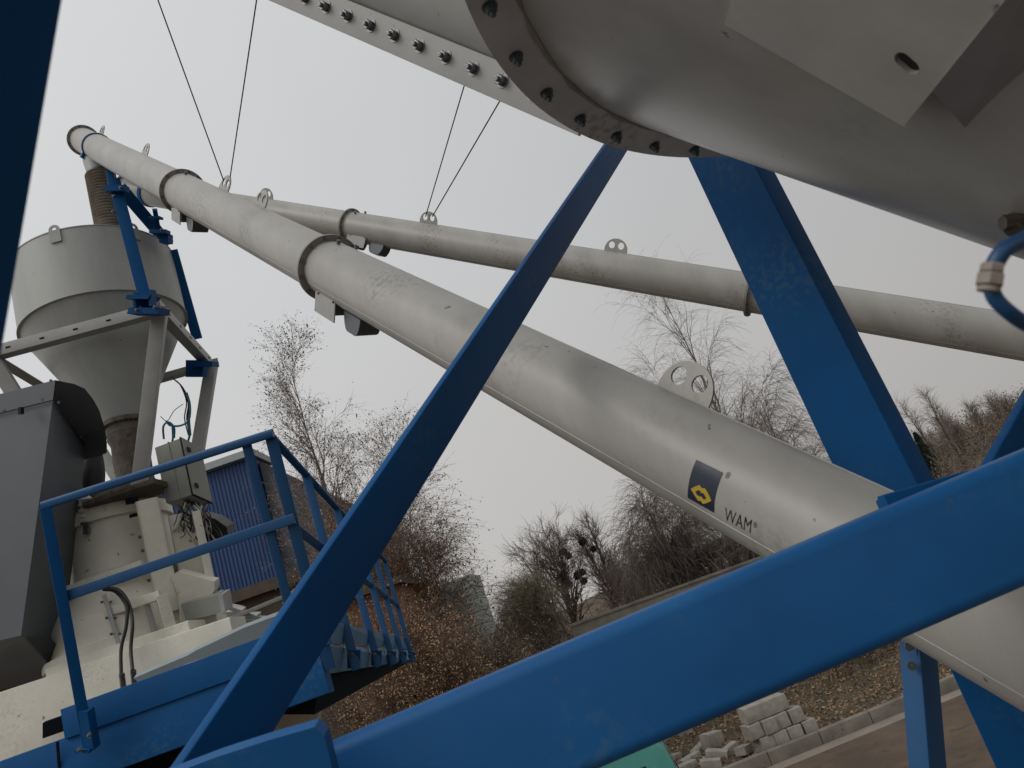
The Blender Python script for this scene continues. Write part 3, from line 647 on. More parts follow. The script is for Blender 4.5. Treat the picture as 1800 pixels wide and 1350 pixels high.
# ------------------------------------------------------------------ mixer
MX = Wp(204, 905, 7.45)
mixr = thing('concrete_mixer', 'cream painted mixer drum and casing under the hopper, behind the blue railing', 'mixer', MX+DN*2.2)
MB().lathe(MX, DN, [(.30, -.03), (.47, -.01), (.50, 0), (.50, .13), (.46, .135), (.48, .60), (.54, .64), (.56, .70), (.62, .80), (.68, .9), (.74, 1.0), (.74, 1.22), (.78, 1.23), (.78, 1.30), (.72, 1.32), (.72, 1.75)], 72).build('drum', CREAM, mixr)
MB().lathe(MX, DN, [(.488, -.012), (.50, -.01), (.50, .012), (.488, .014)], 72, False, False).build('lid_rim', DIRTY, mixr)
m = MB(); m.lathe(MX-DN*.03, -DN, [(.36, 0), (.30, .06), (.22, .12), (.20, .2)], 20); rr_ = random.Random(4)
for i in range(40):
    a = rr_.uniform(0, 6.28); q = rr_.uniform(.05, .4); m.lathe(MX-DN*.0+Vector((q*math.cos(a), q*math.sin(a), 0)), -DN, [(rr_.uniform(.03, .07), 0), (rr_.uniform(.01, .03), rr_.uniform(.03, .09))], 6)
m.build('lid', DIRTY, mixr)
MB().beam(Wp(168, 892, 7.1), Wp(290, 850, 7.1), .05, .4, side=-DN, ch=.008).build('top_plate', DIRTY, mixr)
MB().beam(Wp(258, 880, 6.9), Wp(300, 1075, 6.75), .19, .22, ch=.04, seg=5).build('column', CREAM, mixr)
MB().beam(Wp(318, 905, 7.15), Wp(352, 1080, 7.0), .22, .3, ch=.02).build('side_casing', CREAM, mixr)
MB().beam(Wp(345, 900, 7.0), Wp(372, 1030, 6.9), .07, .25, ch=.003).build('side_casing', CREAM, mixr)
MB().beam(Wp(345, 1035, 6.85), Wp(352, 1130, 6.8), .30, .3, ch=.02).build('side_casing', CREAM, mixr)
m = MB(); m.prism([Wp(x, y, 6.7) for x, y in ((300, 1012), (312, 1005), (376, 1022), (377, 1036), (366, 1056), (318, 1062))], F*.12); m.build('bracket', CREAM, mixr)
m = MB(); m.beam(Wp(183, 1046, 6.5), Wp(233, 1215, 6.28), .035, .05, ch=.004); m.build('seam_rib', WHITE2, mixr)
for i in range(6):
    for o_ in (-7, 8):
        x, y = 187+i*8.2+o_, 1058+i*28; m = MB(); m.lathe(Wp(x, y, 6.44-.035*i), -F, [(.012, 0), (.012, .012)], 6); m.build('bolt', BOLT, mixr)
MB().beam(Wp(102, 1186, 6.45), Wp(348, 1103, 6.45), .13, .3, side=-DN, ch=.01).build('base_ledge', CREAM, mixr)
MB().beam(Wp(102, 1206, 6.44), Wp(352, 1121, 6.44), .035, .34, side=-DN, ch=.004).build('base_ledge', CREAM, mixr)
MB().beam(Wp(284, 1046, 6.45), Wp(306, 1122, 6.42), .09, .12, ch=.01).build('panel_rib', CREAM, mixr)
MB().beam(Wp(148, 1090, 6.5), Wp(282, 1046, 6.5), .08, .06, side=-DN, ch=.008).build('panel_rib', CREAM, mixr)
MB().beam(Wp(258, 1062, 6.5), Wp(272, 1112, 6.48), .05, .03, ch=.006).build('panel_rib', GREYW, mixr)
for (x0_, y0_, x1_, y1_) in ((120, 1035, 250, 990), (118, 1047, 252, 1002)):
    MB().beam(Wp(x0_, y0_, 6.68), Wp(x1_, y1_, 6.66), .05, .05, side=-DN, ch=.006).build('band', CREAM, mixr)
for x, y in ((246, 944), (251, 968), (262, 1020)):
    m = MB(); m.lathe(Wp(x, y, 6.62), -F, [(.016, 0), (.012, .012)], 10); m.build('rivet', DIRTY, mixr)
m = MB(); m.box(Wp(232, 880, 6.85), R*.055+V*.01, V*.028-R*.005, F*.01); m.build('vent_slot', VOID, mixr)
m = MB(); m.box(Wp(238, 905, 6.85), R*.05+V*.012, V*.016, F*.01); m.build('vent_slot', VOID, mixr)
MB().beam(Wp(-120, 1330, 6.3), Wp(430, 1150, 6.3), .62, .3, side=-DN, ch=.01).build('trough', CREAM, mixr)
m = MB(); m.box(Wp(100, 1275, 6.0), R*.10+V*.035, V*.06, F*.02); m.build('inlet_pocket', VOID, mixr)
gb = thing('gearbox', 'small green-grey gearbox block on the right side of the cream mixer', 'gearbox', Wp(352, 1085, 6.6))
q0 = [Wp(318, 1062, 6.62), Wp(385, 1045, 6.6), Wp(392, 1076, 6.58), Wp(327, 1092, 6.6)]
m = MB(); m.prism(q0, F*.16-R*.02); m.build('housing', BOXM, gb)
m = MB(); m.prism([Wp(383, 1047, 6.57), Wp(391, 1045, 6.57), Wp(396, 1076, 6.55), Wp(390, 1079, 6.55)], F*.18); m.build('cover', GREYW, gb)
m = MB(); m.cyl(Wp(345, 1095, 6.65), Wp(350, 1125, 6.65), .06, 16); m.build('shaft_seat', CREAM, gb)
hs_ = thing('hydraulic_hoses', 'pair of black hoses arching down over the cream mixer from the mid rail', 'hose', Wp(225, 1190, 6.3))
MB().path([Wp(182, 1036, 6.5), Wp(203, 1040, 6.45), Wp(222, 1065, 6.3), Wp(222, 1100, 6.22), Wp(213, 1140, 6.15), Wp(213, 1185, 6.05)], .014, 10, 6).build('hose', BLACK, hs_)
MB().path([Wp(182, 1034, 6.45), Wp(208, 1037, 6.4), Wp(226, 1060, 6.35), Wp(233, 1095, 6.2), Wp(230, 1140, 6.12), Wp(233, 1178, 6.0)], .014, 10, 6).build('hose', BLACK, hs_)
for x, y in ((214, 1192), (234, 1186)):
    m = MB(); m.cyl(Wp(x, y-8, 6.0), Wp(x+3, y+16, 6.0), .022, 8); m.build('coupling', BOLT, hs_)
# control box and cables
cb = thing('control_box', 'grey electrical cabinet with two latches hung beside the mixer column', 'control box', Wp(341, 868, 7.0))
o_, up_, lf_, rt_ = Wp(341, 868, 7.0), Wp(320, 769, 7.05), Wp(292, 884, 7.15), Wp(374, 883, 7.2)
u_, l_, r_ = up_-o_, lf_-o_, rt_-o_
MB().box(o_+(u_+l_+r_)/2, u_/2, l_/2, r_/2*.98).build('cabinet', BOXM, cb)
MB().box(o_+(u_+l_)/2+r_*.5, u_/2*1.03, l_*.015, r_/2*1.03).build('door', BOXM, cb)
MB().box(o_+u_/2+l_*.06+r_*.5, u_/2*1.035, l_*.02, r_/2*1.04).build('door_gasket', BLACK, cb)
for k in (.18, .82): MB().box(o_+u_*k+r_*.22-l_*.03, u_*.035, l_*.02, r_*.07).build('latch', BLACK, cb)
for k in (.25, .5, .75): m = MB(); p = o_+r_*k+l_*.4; m.cyl(p, p-u_*.07, .018, 10); m.build('cable_gland', BLACK, cb)
mo = thing('vibrator_motor', 'black motor below the grey control cabinet with a tangle of wires', 'motor', Wp(378, 940, 7.2))
m = MB(); m.prism([Wp(x, y, 7.2) for x, y in ((352, 905), (378, 912), (398, 926), (401, 938), (356, 958))], F*.2); m.build('motor_body', BLACK, mo)
rw = random.Random(8)
for i in range(26):
    x, y = rw.uniform(312, 370), rw.uniform(880, 895); pts = [Wp(x, y, 7.05)]
    for j in range(4): x += rw.uniform(-10, 14); y += rw.uniform(6, 20); pts.append(Wp(x, y, 7.0+rw.uniform(-.08, .08)))
    MB().path(pts, rw.choice([.004, .006, .008]), 5, 3).build('wire', rw.choice([BLACK, BLACK, DIRTY, GREYW]), mo)
cg = thing('cable_bundle', 'loose black and teal cables looping between the frame legs above the control cabinet', 'cables', Wp(325, 772, 8))
for i in range(7):
    a = rw.uniform(0, 6); pts = [Wp(300+i*1.5, 662+i*1.2, 8.2), Wp(316+a, 676+a, 8.2), Wp(326+a*1.5, 705+a, 8.2), Wp(322+a*2, 735, 8.2), Wp(330+a, 765, 8.1)]
    MB().path(pts, .007, 6, 4).build('cable', BLACK, cg)
for pts in ([(292, 740), (300, 748), (318, 748), (332, 738), (334, 712), (328, 690)], [(303, 748), (304, 768), (303, 776)], [(288, 772), (287, 750), (296, 742), (306, 752), (306, 770)], [(330, 742), (334, 760), (330, 778)]):
    MB().path([Wp(x, y, 8.0) for x, y in pts], .011, 6, 4).build('cable', TEAL, cg)
MB().path([Wp(x, y, 8.0) for x, y in ((282, 732), (294, 740), (306, 722), (322, 710))], .004, 5, 4).build('cable', BLACK, cg)

# ------------------------------------------------------------------ blue walkway chassis and railing
ZN = 3.72
ch = thing('machine_chassis', 'blue steel platform edge with a pale kick plate, under the railing', 'chassis', Wp(300, 1260, ZN))
MB().beam(Wp(116, 1272, ZN+.02), Wp(575, 1107, ZN+.02), .142, .05, side=-DN, ch=.004).build('edge_plate', BLUE, ch)
MB().beam(Wp(-120, 1427, ZN), Wp(573, 1175, ZN), .225, .08, side=-DN, ch=.005).build('channel', BLUE, ch)
MB().prism([Wp(98, 1305, ZN-.045), Wp(103, 1303, ZN-.045), Wp(112, 1420, ZN-.045), Wp(107, 1420, ZN-.045)], F*.004).build('joint_seam', VOID, ch)
ZF = 8.6
def sidequad(a, b, c, d, mat, name, th=.02): MB().prism([Wp(*a, ZN), Wp(*b, ZF), Wp(*c, ZF), Wp(*d, ZN)], -R*th+F*.0).build(name, mat, ch)
sidequad((576, 1090), (713, 1122), (716, 1141), (574, 1130), KICK, 'kick_plate')
sidequad((574, 1134), (716, 1143), (725, 1160), (568, 1186), KICK, 'kick_plate')
# floor slab from below, web and fill, their shade painted in near-black
A0, B0, C0 = Wp(560, 1192, ZN+.05), Wp(724, 1161, ZF-.1), Wp(-200, 1460, ZN+.05); D0 = B0+(C0-A0)
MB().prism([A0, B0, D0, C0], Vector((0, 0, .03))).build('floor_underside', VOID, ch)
MB().prism([Wp(560, 1188, ZN+.06), Wp(724, 1161, ZF-.15), Wp(553, 1256, ZN+.1)], -R*.3).build('underside_shade_web', VOID, ch)
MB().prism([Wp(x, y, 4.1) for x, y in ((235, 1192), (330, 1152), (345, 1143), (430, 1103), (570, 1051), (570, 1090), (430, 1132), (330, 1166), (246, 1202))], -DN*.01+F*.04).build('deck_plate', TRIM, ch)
MB().prism([Wp(x, y, 4.3) for x, y in ((-80, 1425), (540, 1195), (553, 1216), (500, 1242), (400, 1400), (-80, 1600))], F*.4).build('under_shade_fill', VOID, ch)  # dark slab added to stand for the shaded gap below the channel
MB().prism([Wp(x, y, 5.2) for x, y in ((500, 1215), (566, 1200), (540, 1420), (440, 1420))], F*.12).build('leg', CREAM, ch)
ra = thing('guard_railing', 'blue tubular guard railing with a mid rail round the raised platform', 'railing', Wp(150, 1310, 3.65))
def zx(x): return 1299/(827-x)
cornT = Wp(474, 765, 3.68)
MB().beam(Wp(76, 889, 3.66), Wp(480, 761, 3.68), .042, .042, ch=.012).build('top_rail', BLUE2, ra)
MB().beam(Wp(474, 765, 3.7), Wp(677, 986, 8.6), .042, .042, ch=.012).build('top_rail', BLUE, ra)
MB().beam(Wp(112, 1049, 3.66), Wp(517, 911, 3.68), .05, .02, ch=.004).build('mid_rail', BLUE2, ra)
MB().beam(Wp(519, 928, 3.75), Wp(700, 1066, 8.5), .045, .02, ch=.004).build('mid_rail', BLUE2, ra)
MB().beam(Wp(80, 892, 3.64), Wp(156, 1312, 3.62), .05, .04, ch=.003).build('post', BLUE, ra)
MB().beam(Wp(432, 776, 3.7), Wp(515, 1090, 3.7), .045, .03, ch=.003).build('post', BLUE2, ra)
MB().beam(Wp(476, 768, 3.72), Wp(580, 1175, 3.72), .055, .04, ch=.003).build('post', BLUE2, ra)
for x in (538, 591, 627, 654, 676):
    z = zx(x); y = 765+(x-474)*1.09; t_ = Wp(x, y, z); MB().beam(t_, t_+DN*1.13, .05, .04, ch=.003).build('post', BLUE2, ra)
    b_ = t_+DN*1.13; m = MB(); m.box(b_+Vector((0, 0, .06)), R*.035, V*.05, F*.01); m.build('foot_bracket', BLUE, ra)
    m = MB(); hexbolt(m, b_+Vector((0, 0, .09))-F*.02, -F, .013, .012); m.build('bolt', BOLT, ra)
m = MB(); m.box(Wp(157, 1280, 3.62), R*.022, V*.09-R*.015, F*.03); m.box(Wp(150, 1316, 3.6), R*.035, V*.008, F*.03); m.build('foot_bracket', BLUE, ra)
for x, y in ((158, 1292), (141, 1318)):
    m = MB(); hexbolt(m, Wp(x, y, 3.56), -F-R*.4, .010, .010); m.build('bolt', BOLT, ra)
# ------------------------------------------------------------------ buildings beyond
def gpt(px, py, z): p = Wp(px, py, z); return p
def wallbox(name, tl, tr, zt, depth, label, cat, mats, ribs=0, trim=.0):
    a, b = Wp(*tl, zt), Wp(*tr, zt); b.z = a.z = (a.z+b.z)/2; d = (b-a); d.z = 0; L_ = d.length; d.normalize(); n = Vector((-d.y, d.x, 0)); h = a.z
    t = thing(name, label, cat, Vector((a.x, a.y, 0)))
    m = MB(); a0 = Vector((a.x, a.y, 0)); c = a0+d*L_/2+n*depth/2+Vector((0, 0, h/2))
    m.box(c, d*L_/2, n*depth/2, Vector((0, 0, h/2)))
    if ribs:
        k = int(L_/ribs)
        for i in range(k): m.prism([a0+d*(i*ribs)-n*.001, a0+d*(i*ribs+ribs*.25)-n*.03, a0+d*(i*ribs+ribs*.5)-n*.03, a0+d*(i*ribs+ribs*.75)-n*.001], Vector((0, 0, h-.02)))
    m.build('wall', mats[0], t, smooth=False)
    if trim: MB().box(a0+d*L_/2+n*(depth/2-.1)+Vector((0, 0, h+trim/2)), d*(L_/2+.1), n*(depth/2+.15), Vector((0, 0, trim/2))).build('roof_edge', mats[1], t)
    return t, a0, d, n, h
bb_ = wallbox('metal_building', (150, 895), (447, 813), 22, 1.4, 'blue corrugated metal building behind the mixer', 'building', (CORR, TRIM), ribs=.11, trim=.20)
t, a0, d, n, h = bb_; e = a0+d*(Wp(450, 822, 22)-Wp(150, 905, 22)).length
ln_ = [e+Vector((0, 0, 0)), e+d*1.9, e+d*1.9+Vector((0, 0, h-1.9)), e+Vector((0, 0, h-.1))]
MB().prism([p+n*.2 for p in ln_], n*8).build('lean_to', pmat('faded_blue_sheet', (.07, .075, .10), (.05, .055, .07), 2, .5, .7, bump=.1), t)
wallbox('timber_shed', (340, 1085), (560, 1014), 17, 3, 'low brown timber shed in front of the blue metal building', 'shed', (MOSS, MOSS), trim=.25)
rb = MB(); rr2 = random.Random(11)
for i in range(9):
    x, y = rr2.uniform(395, 480), rr2.uniform(1072, 1098); rb.box(Wp(x, y, 10+rr2.uniform(-.2, .2)), R*.12+V*rr2.uniform(-.03, .05), V*.05, F*.1)
rb.beam(Wp(380, 1060, 9.6), Wp(500, 1105, 9.8), .05, .05); rb.beam(Wp(395, 1092, 9.6), Wp(520, 1040, 9.8), .05, .05)
single(rb, 'steel_bracing', GREYW, 'pale steel cross bracing between the mixer and the blue metal building', 'bracing')
wallbox('brick_shed', (600, 1062), (700, 1027), 15, 3, 'brown brick shed seen between the railing posts', 'shed', (BRICK, MOSS), trim=.12)
tw = thing('panel_tower', 'narrow green-grey tower of stacked panels rising above the brown trees', 'tower', G(862, 1200))
a, b = Wp(766, 1030, 24), Wp(829, 1008, 24); dv = (b-a); dv.z = 0; dv.normalize(); nv_ = Vector((-dv.y, dv.x, 0)); hh = b.z; ww = 2.0; b0_ = Vector((b.x, b.y, 0))-dv*ww
k_ = 0
while hh-k_*.38 > 0 and k_ < 30:
    MB().box(b0_+dv*ww/2+nv_*1.0+Vector((0, 0, hh-.19-k_*.38)), dv*(ww/2-(.02 if k_ % 2 else 0)), nv_*1.0, Vector((0, 0, .18))).build('panel', TOWERM, tw); k_ += 1
MB().box(b0_+dv*ww/2+nv_*1.0+Vector((0, 0, hh/2-.2)), dv*(ww/2-.06), nv_*.9, Vector((0, 0, hh/2-.3))).build('core', MOSS, tw)

# ------------------------------------------------------------------ van and block piles
g0, g1 = G(1180, 1300, 1.96), G(1050, 1346, 1.96); vd = (g0-g1); vd.z = 0; vd.normalize(); vn = Vector((-vd.y, vd.x, 0))
if vn.dot(F) < 0: vn = -vn
vo = Vector((g0.x, g0.y, 0))-vd*4.3
van = thing('van', 'teal green van with a ribbed roof, mostly hidden below the blue beam', 'van', vo+vd*2.1+vn*.85)
def vp(l, w_, z): return vo+vd*l+vn*w_+Vector((0, 0, z))
prof_ = [(0.02, .45), (0, .7), (.02, 1.05), (.75, 1.22), (1.25, 1.94), (1.40, 2.03), (3.95, 2.06), (4.12, 2.02), (4.22, 1.87), (4.34, 1.1), (4.36, .5), (4.3, .38), (.1, .38)]
rings = []
for w_, k in ((0, .93), (.05, .985), (.12, 1), (1.58, 1), (1.65, .985), (1.7, .93)):
    rings.append([vp(2.18+(l-2.18)*(k if k < 1 else 1), w_+ (.06 if z > 1.3 and w_ < .5 else (-.06 if z > 1.3 else 0)), 1.1+(z-1.1)*k) for l, z in prof_])
MB().ring_loft(rings).build('body', TEALP, van)
for i in range(9): MB().path([vp(1.5, .25+i*.15, 2.045), vp(3.95, .25+i*.15, 2.067)], .012, 6, 1).build('roof_rib', TEALP, van)
for s_, wq in ((-1, -.004), (1, 1.704)):
    for l0, l1 in ((1.3, 2.0), (2.1, 3.0), (3.1, 3.95)):
        MB().prism([vp(l0+(.12 if l0 < 1.4 else 0), wq+.035*-s_+.02*s_, 1.80), vp(l1, wq+.035*-s_+.02*s_, 1.80), vp(l1, wq-.004*s_, 1.15), vp(l0-(.2 if l0 < 1.4 else 0), wq-.004*s_, 1.15)], -vn*.012 if s_ < 0 else vn*.012).build('side_window', GLASS, van)
MB().prism([vp(4.255, .2, 1.72), vp(4.255, 1.5, 1.72), vp(4.345, 1.52, 1.2), vp(4.345, .18, 1.2)], vd*.012).build('rear_window', GLASS, van)
for l in (.85, 3.45):
    for w_ in (.02, 1.48):
        wh = MB().lathe(vp(l, w_, .33), vn, [(.2, 0), (.31, .0), (.33, .03), (.33, .17), (.31, .2)], 28).build('wheel', TYRE, van)
        MB().lathe(vp(l, w_-.012 if w_ < 1 else w_+.212, .33), vn if w_ < 1 else -vn, [(.19, 0), (.17, .012), (.05, .02)], 20).build('rim', RING, wh)

def block(name, c, lx, ly, lz, yaw, tilt, lab, grp, mat=BLOCKM, rn=random.Random(7)):
    m = MB(); q = Matrix.Rotation(yaw, 3, 'Z') @ Matrix.Rotation(tilt, 3, 'Y')
    ax_, ay_, az_ = q @ Vector((lx/2, 0, 0)), q @ Vector((0, ly/2, 0)), q @ Vector((0, 0, lz/2))
    m.beam(c-ax_, c+ax_, ly, lz, side=ay_, ch=min(lx, ly, lz)*.07, seg=2)
    o = single(m, name, mat, lab, 'block', grp); return o
yw = math.atan2(KD.y, KD.x)
g = G(1346, 1326, .18); k0 = (g-K0).dot(KD); nn0 = .36
names_pos = ['first', 'second', 'third', 'fourth', 'fifth']
for i in range(4):
    block('concrete_block', KN(k0+.14+i*.275, nn0+rr2.uniform(-.03, .03), .29), .25, .38, .24, yw+rr2.uniform(-.08, .08), rr2.uniform(-.03, .03), f'{names_pos[i]} pale block from the left in the bottom row of the stack by the kerb', 'pale blocks stacked by the kerb')
for i in range(4):
    block('concrete_block', KN(k0+.02+i*.27, nn0+.02+rr2.uniform(-.03, .03), .54), .245, .36, .24, yw+rr2.uniform(-.1, .1), rr2.uniform(-.05, .05), f'{names_pos[i]} pale block from the left in the middle row of the stack by the kerb', 'pale blocks stacked by the kerb')
block('concrete_block', KN(k0+.38, nn0+.10, .80), .84, .34, .26, yw+.02, 0, 'long pale slab lying on top of the block stack by the kerb', 'pale blocks stacked by the kerb')
def pl(x, y, lx, ly, lz, yaw, tilt, lab, up=0.0):
    p = G(x, y, .25+up); block('concrete_block', p, lx, ly, lz, yw+yaw, tilt, lab, 'rough blocks dumped beside the van')
pl(1181, 1300, .15, .30, .42, 1.5, .05, 'brownish upright block just right of the van roof', .12)
pl(1208, 1294, .15, .32, .44, 1.5, -.05, 'brownish upright block with rounded lower corners, second from the van', .12)
pl(1252, 1302, .34, .3, .30, .3, .1, 'large pale block leaning behind the dumped blocks', .12)
pl(1232, 1318, .42, .2, .18, .5, -.2, 'pale block tilted on the dumped heap, left of centre')
pl(1262, 1328, .40, .2, .2, -.6, .25, 'pale block lying across the middle of the dumped heap')
pl(1285, 1318, .28, .2, .18, .2, -.2, 'pale block on the right part of the dumped heap')
pl(1307, 1318, .26, .22, .14, .7, .1, 'flat pale block at the right end of the dumped heap')
pl(1215, 1338, .4, .2, .2, .35, -.1, 'pale block at the lower left of the dumped heap')
pl(1250, 1345, .36, .2, .2, -.35, .2, 'pale block at the bottom edge of the dumped heap')
pl(1206, 1352, .4, .22, .2, .3, 0, 'pale block low beside the teal van')
pl(1188, 1335, .2, .2, .2, .3, .1, 'small brownish block against the teal van')

# ------------------------------------------------------------------ trees
def tubes(segs):
    s = np.array(segs, dtype=np.float64)                     # x0 y0 z0 x1 y1 z1 r0 r1
    a, b = s[:, :3], s[:, 3:6]; d = b-a; d /= np.linalg.norm(d, axis=1, keepdims=True)+1e-9
    h = np.where(np.abs(d[:, 2:3]) > .9, np.array([[1., 0, 0]]), np.array([[0, 0, 1.]]))
    x = np.cross(d, h); x /= np.linalg.norm(x, axis=1, keepdims=True)+1e-9; y = np.cross(d, x); v = []
    big = s[:, 6] > .03
    def mk(sel, n):
        q = []
        for i in range(n):
            t0, t1 = 2*np.pi*i/n, 2*np.pi*(i+1)/n
            def o(t, p, r): return p[sel]+(x[sel]*np.cos(t)+y[sel]*np.sin(t))*r[sel, None]
            q.append(np.stack([o(t0, a, s[:, 6]), o(t1, a, s[:, 6]), o(t1, b, s[:, 7]), o(t0, b, s[:, 7])], 1))
        return np.concatenate(q).reshape(-1, 3) if sel.any() else np.zeros((0, 3))
    return np.concatenate([mk(big, 7), mk(~big, 3)])
def grow(seed, H, r0, spread=.5, start=.25, n1=16, n2=7, n3=6, droop=0., l1=.38, curl=.15, lean=0, up=.6, twig=.35, rt=.004, fork=0):
    rn = random.Random(seed); tr, br, tips = [], [], []
    def poly(p, d, L_, r_a, r_b, n, wob, grav, store):
        pts = [(p.copy(), d.copy(), r_a)]
        for i in range(n):
            d = (d+Vector((rn.gauss(0, wob), rn.gauss(0, wob), rn.gauss(0, wob)))+Vector((0, 0, grav))).normalized(); q = p+d*(L_/n)
            ra, rb_ = r_a+(r_b-r_a)*i/n, r_a+(r_b-r_a)*(i+1)/n; store.append((*p, *q, ra, rb_)); p = q; pts.append((p.copy(), d.copy(), rb_))
        return pts
    def side(d, ang):
        a, b, _ = basis_of(d); t = rn.uniform(0, 2*math.pi); return (d*math.cos(ang)+(a*math.cos(t)+b*math.sin(t))*math.sin(ang)).normalized()
    stems = [poly(Vector((0, 0, 0)), Vector((lean, 0, 1)).normalized(), H, r0, r0*.08, 14, curl*.25, .02, tr)]
    for k in range(fork):
        s0 = stems[0][rn.randint(2, 6)]; stems.append(poly(s0[0], side(s0[1], rn.uniform(.2, .45)), (H-s0[0].z)*rn.uniform(.75, .95), s0[2]*.7, r0*.07, 10, curl*.3, .06, tr))
    for sidx, st_ in enumerate(stems):
        m_ = n1 if sidx == 0 else int(n1*.7)
        for i in range(m_):
            f_ = start+(1-start)*(i+rn.random())/m_ if sidx == 0 else .15+.85*(i+rn.random())/m_
            ix = min(len(st_)-1, max(0, f_*(len(st_)-1))); j = int(ix); p, d, r = st_[j]
            if j+1 < len(st_): p = p.lerp(st_[j+1][0], ix-j)
            L1 = H*l1*(1-.75*f_)*rn.uniform(.7, 1.15)+.25
            dd = side(d, rn.uniform(spread*.7, spread*1.3)); dd = (dd+Vector((0, 0, up*.3))).normalized()
            b1_ = poly(p, dd, L1, max(r*.55, rt*1.6), rt*1.5, 7, curl, .03*up-droop*.10, br)
            for q in range(max(2, int(n2*(.4+L1/(H*l1))))):
                p2, d2, r2 = b1_[rn.randint(1, 7)]; L2 = L1*rn.uniform(.25, .5)+.15
                b2_ = poly(p2, side(d2, rn.uniform(.3, .9)), L2, max(r2*.6, rt*1.3), rt, 5, curl, .02-droop*.22, br)
                for w_ in range(n3):
                    p3, d3, r3 = b2_[rn.randint(1, 5)]; L3 = twig*rn.uniform(.5, 1.3)*(1+droop*1.5)
                    b3_ = poly(p3, side(d3, rn.uniform(.3, .8)), L3, rt, rt*.5, 4 if droop > .3 else 3, curl, -droop*.55, br); tips += [b3_[-1][0], b3_[-2][0], b3_[1][0]]
    return np.array(tr), np.array(br), np.array([tuple(t) for t in tips])
def tree(name, label, cat, loc, g, barkm, twigm, leafm=None, leaf=0, lsize=.03, group='bare trees beyond the yard', seed=1, balls=None):
    t = thing(name, label, cat, loc, group)
    for nm_, s_, mt in (('trunk', g[0], barkm), ('crown', g[1], twigm)):
        v = tubes(s_); o = bpy.data.objects.new(nm_, npmesh(nm_, v, 4, [mt])); link(o, t)
    if leafm and leaf:
        rs_ = np.random.RandomState(seed); p = g[2][rs_.randint(0, len(g[2]), leaf)]+rs_.normal(0, .06, (leaf, 3)); v, n_ = scatter_leaves(p, lsize, rs_, True)
        o = bpy.data.objects.new('leaves', npmesh('leaves', v, 4, [leafm])); link(o, t)
    if balls:
        for bl_ in balls:
            c = bl_[0]-loc; rb2 = random.Random(int(c.z*100)); segs = []
            for i in range(700):
                d = Vector((rb2.gauss(0, 1), rb2.gauss(0, 1), rb2.gauss(0, 1))).normalized(); e_ = c+d*bl_[1]*rb2.uniform(.7, 1.05); s_ = c+d*bl_[1]*.1+Vector((rb2.gauss(0, .3), rb2.gauss(0, .3), rb2.gauss(0, .3)))*bl_[1]*.4
                segs.append((*s_, *e_, .006, .004))
            v = tubes(segs); rs_ = np.random.RandomState(5); dp = rs_.normal(0, 1, (500, 3)); dp /= np.linalg.norm(dp, axis=1, keepdims=True); v2, _ = scatter_leaves(np.array(c)+dp*bl_[1]*rs_.uniform(.5, 1, (500, 1)), .045, rs_, True)
            o = bpy.data.objects.new('mistletoe', npmesh('mistletoe', np.concatenate([v, v2]), 4, [MISTL])); link(o, t)
    return t
def spot(px, py, z):
    p = Wp(px, py, z); gz = hgt(p.x, p.y); return Vector((p.x, p.y, gz)), p.z-gz
l, h = spot(527, 640, 20); l0_ = l
tree('birch_tree', 'tall slender birch with sparse dry leaves behind the blue railing', 'birch', l, grow(11, h, .10, .5, .2, 40, 10, 8, .1, .30, .10, up=.8, twig=.4, rt=.0030), BIRCH, TWIGB, LEAFB, 13000, .024, seed=3)
l, h = spot(640, 760, 21)
tree('birch_tree', 'smaller birch with pale twigs partly hidden by the wide blue brace', 'birch', l, grow(12, h, .09, .5, .2, 24, 8, 7, .1, .32, .14, up=.8, twig=.4, rt=.0030, fork=1), BIRCH, TWIGB, LEAFB, 7000, .025, seed=4)
l, h = spot(724, 905, 18)
tree('birch_tree', 'round topped birch with drooping twigs and brown leaves right of the wide blue brace', 'birch', l, grow(13, h, .09, .7, .2, 24, 9, 9, .45, .28, .15, up=.5, twig=.4, rt=.0030, fork=2), BIRCH, TWIGB, LEAFB, 12000, .026, seed=5)
for i, (x, y, z, lab) in enumerate(((590, 950, 17, 'orange-brown leafy tree behind the far railing posts'), (695, 1015, 16, 'orange-brown leafy tree just right of the platform corner'), (720, 1085, 15, 'rust coloured leafy tree left of the green-grey tower'), (640, 1120, 13.5, 'low orange-brown bush under the platform corner'), (725, 1150, 13, 'low rusty bush above the middle of the big blue beam'), (838, 1165, 14.5, 'brown bushy tree at the foot of the green-grey tower'))):
    l, h = spot(x, y, z)
    tree('leafy_tree' if i < 3 or i == 5 else 'bush', lab, 'tree' if i < 3 or i == 5 else 'bush', l, grow(20+i, h, .07, .6, .08, 24, 8, 8, .15, .33, .2, up=.8, twig=.3, rt=.0035, fork=2), BARK, TWIG, LEAFO if i != 5 else LEAFB, 20000, .017, group='orange-brown leafy growth beyond the platform', seed=30+i)
l, h = spot(1170, 520, 22)
gw = grow(41, h, .09, .45, .25, 26, 8, 8, .5, .34, .08, up=1.3, twig=.45, rt=.0026, fork=1)
tree('weeping_birch', 'tall bare weeping birch behind the lifting lug of the nearer conveyor', 'birch', l, gw, BIRCH, TWIGG, group='bare trees beyond the yard')
l, h = spot(1325, 700, 22.5)
tree('weeping_birch', 'lower weeping birch with arching branches left of the wide blue leg', 'birch', l, grow(42, h, .09, .8, .35, 22, 10, 10, .8, .42, .12, up=1.9, twig=.45, rt=.0030, fork=1), BIRCH, TWIGG)
l, h = spot(1135, 880, 25)
tree('weeping_birch', 'weeping birch seen below the nearer conveyor with hanging grey twigs', 'birch', l, grow(43, h, .12, .8, .2, 26, 9, 9, .7, .42, .12, up=1.0, twig=.5, rt=.005, fork=2), BIRCH, TWIGG)
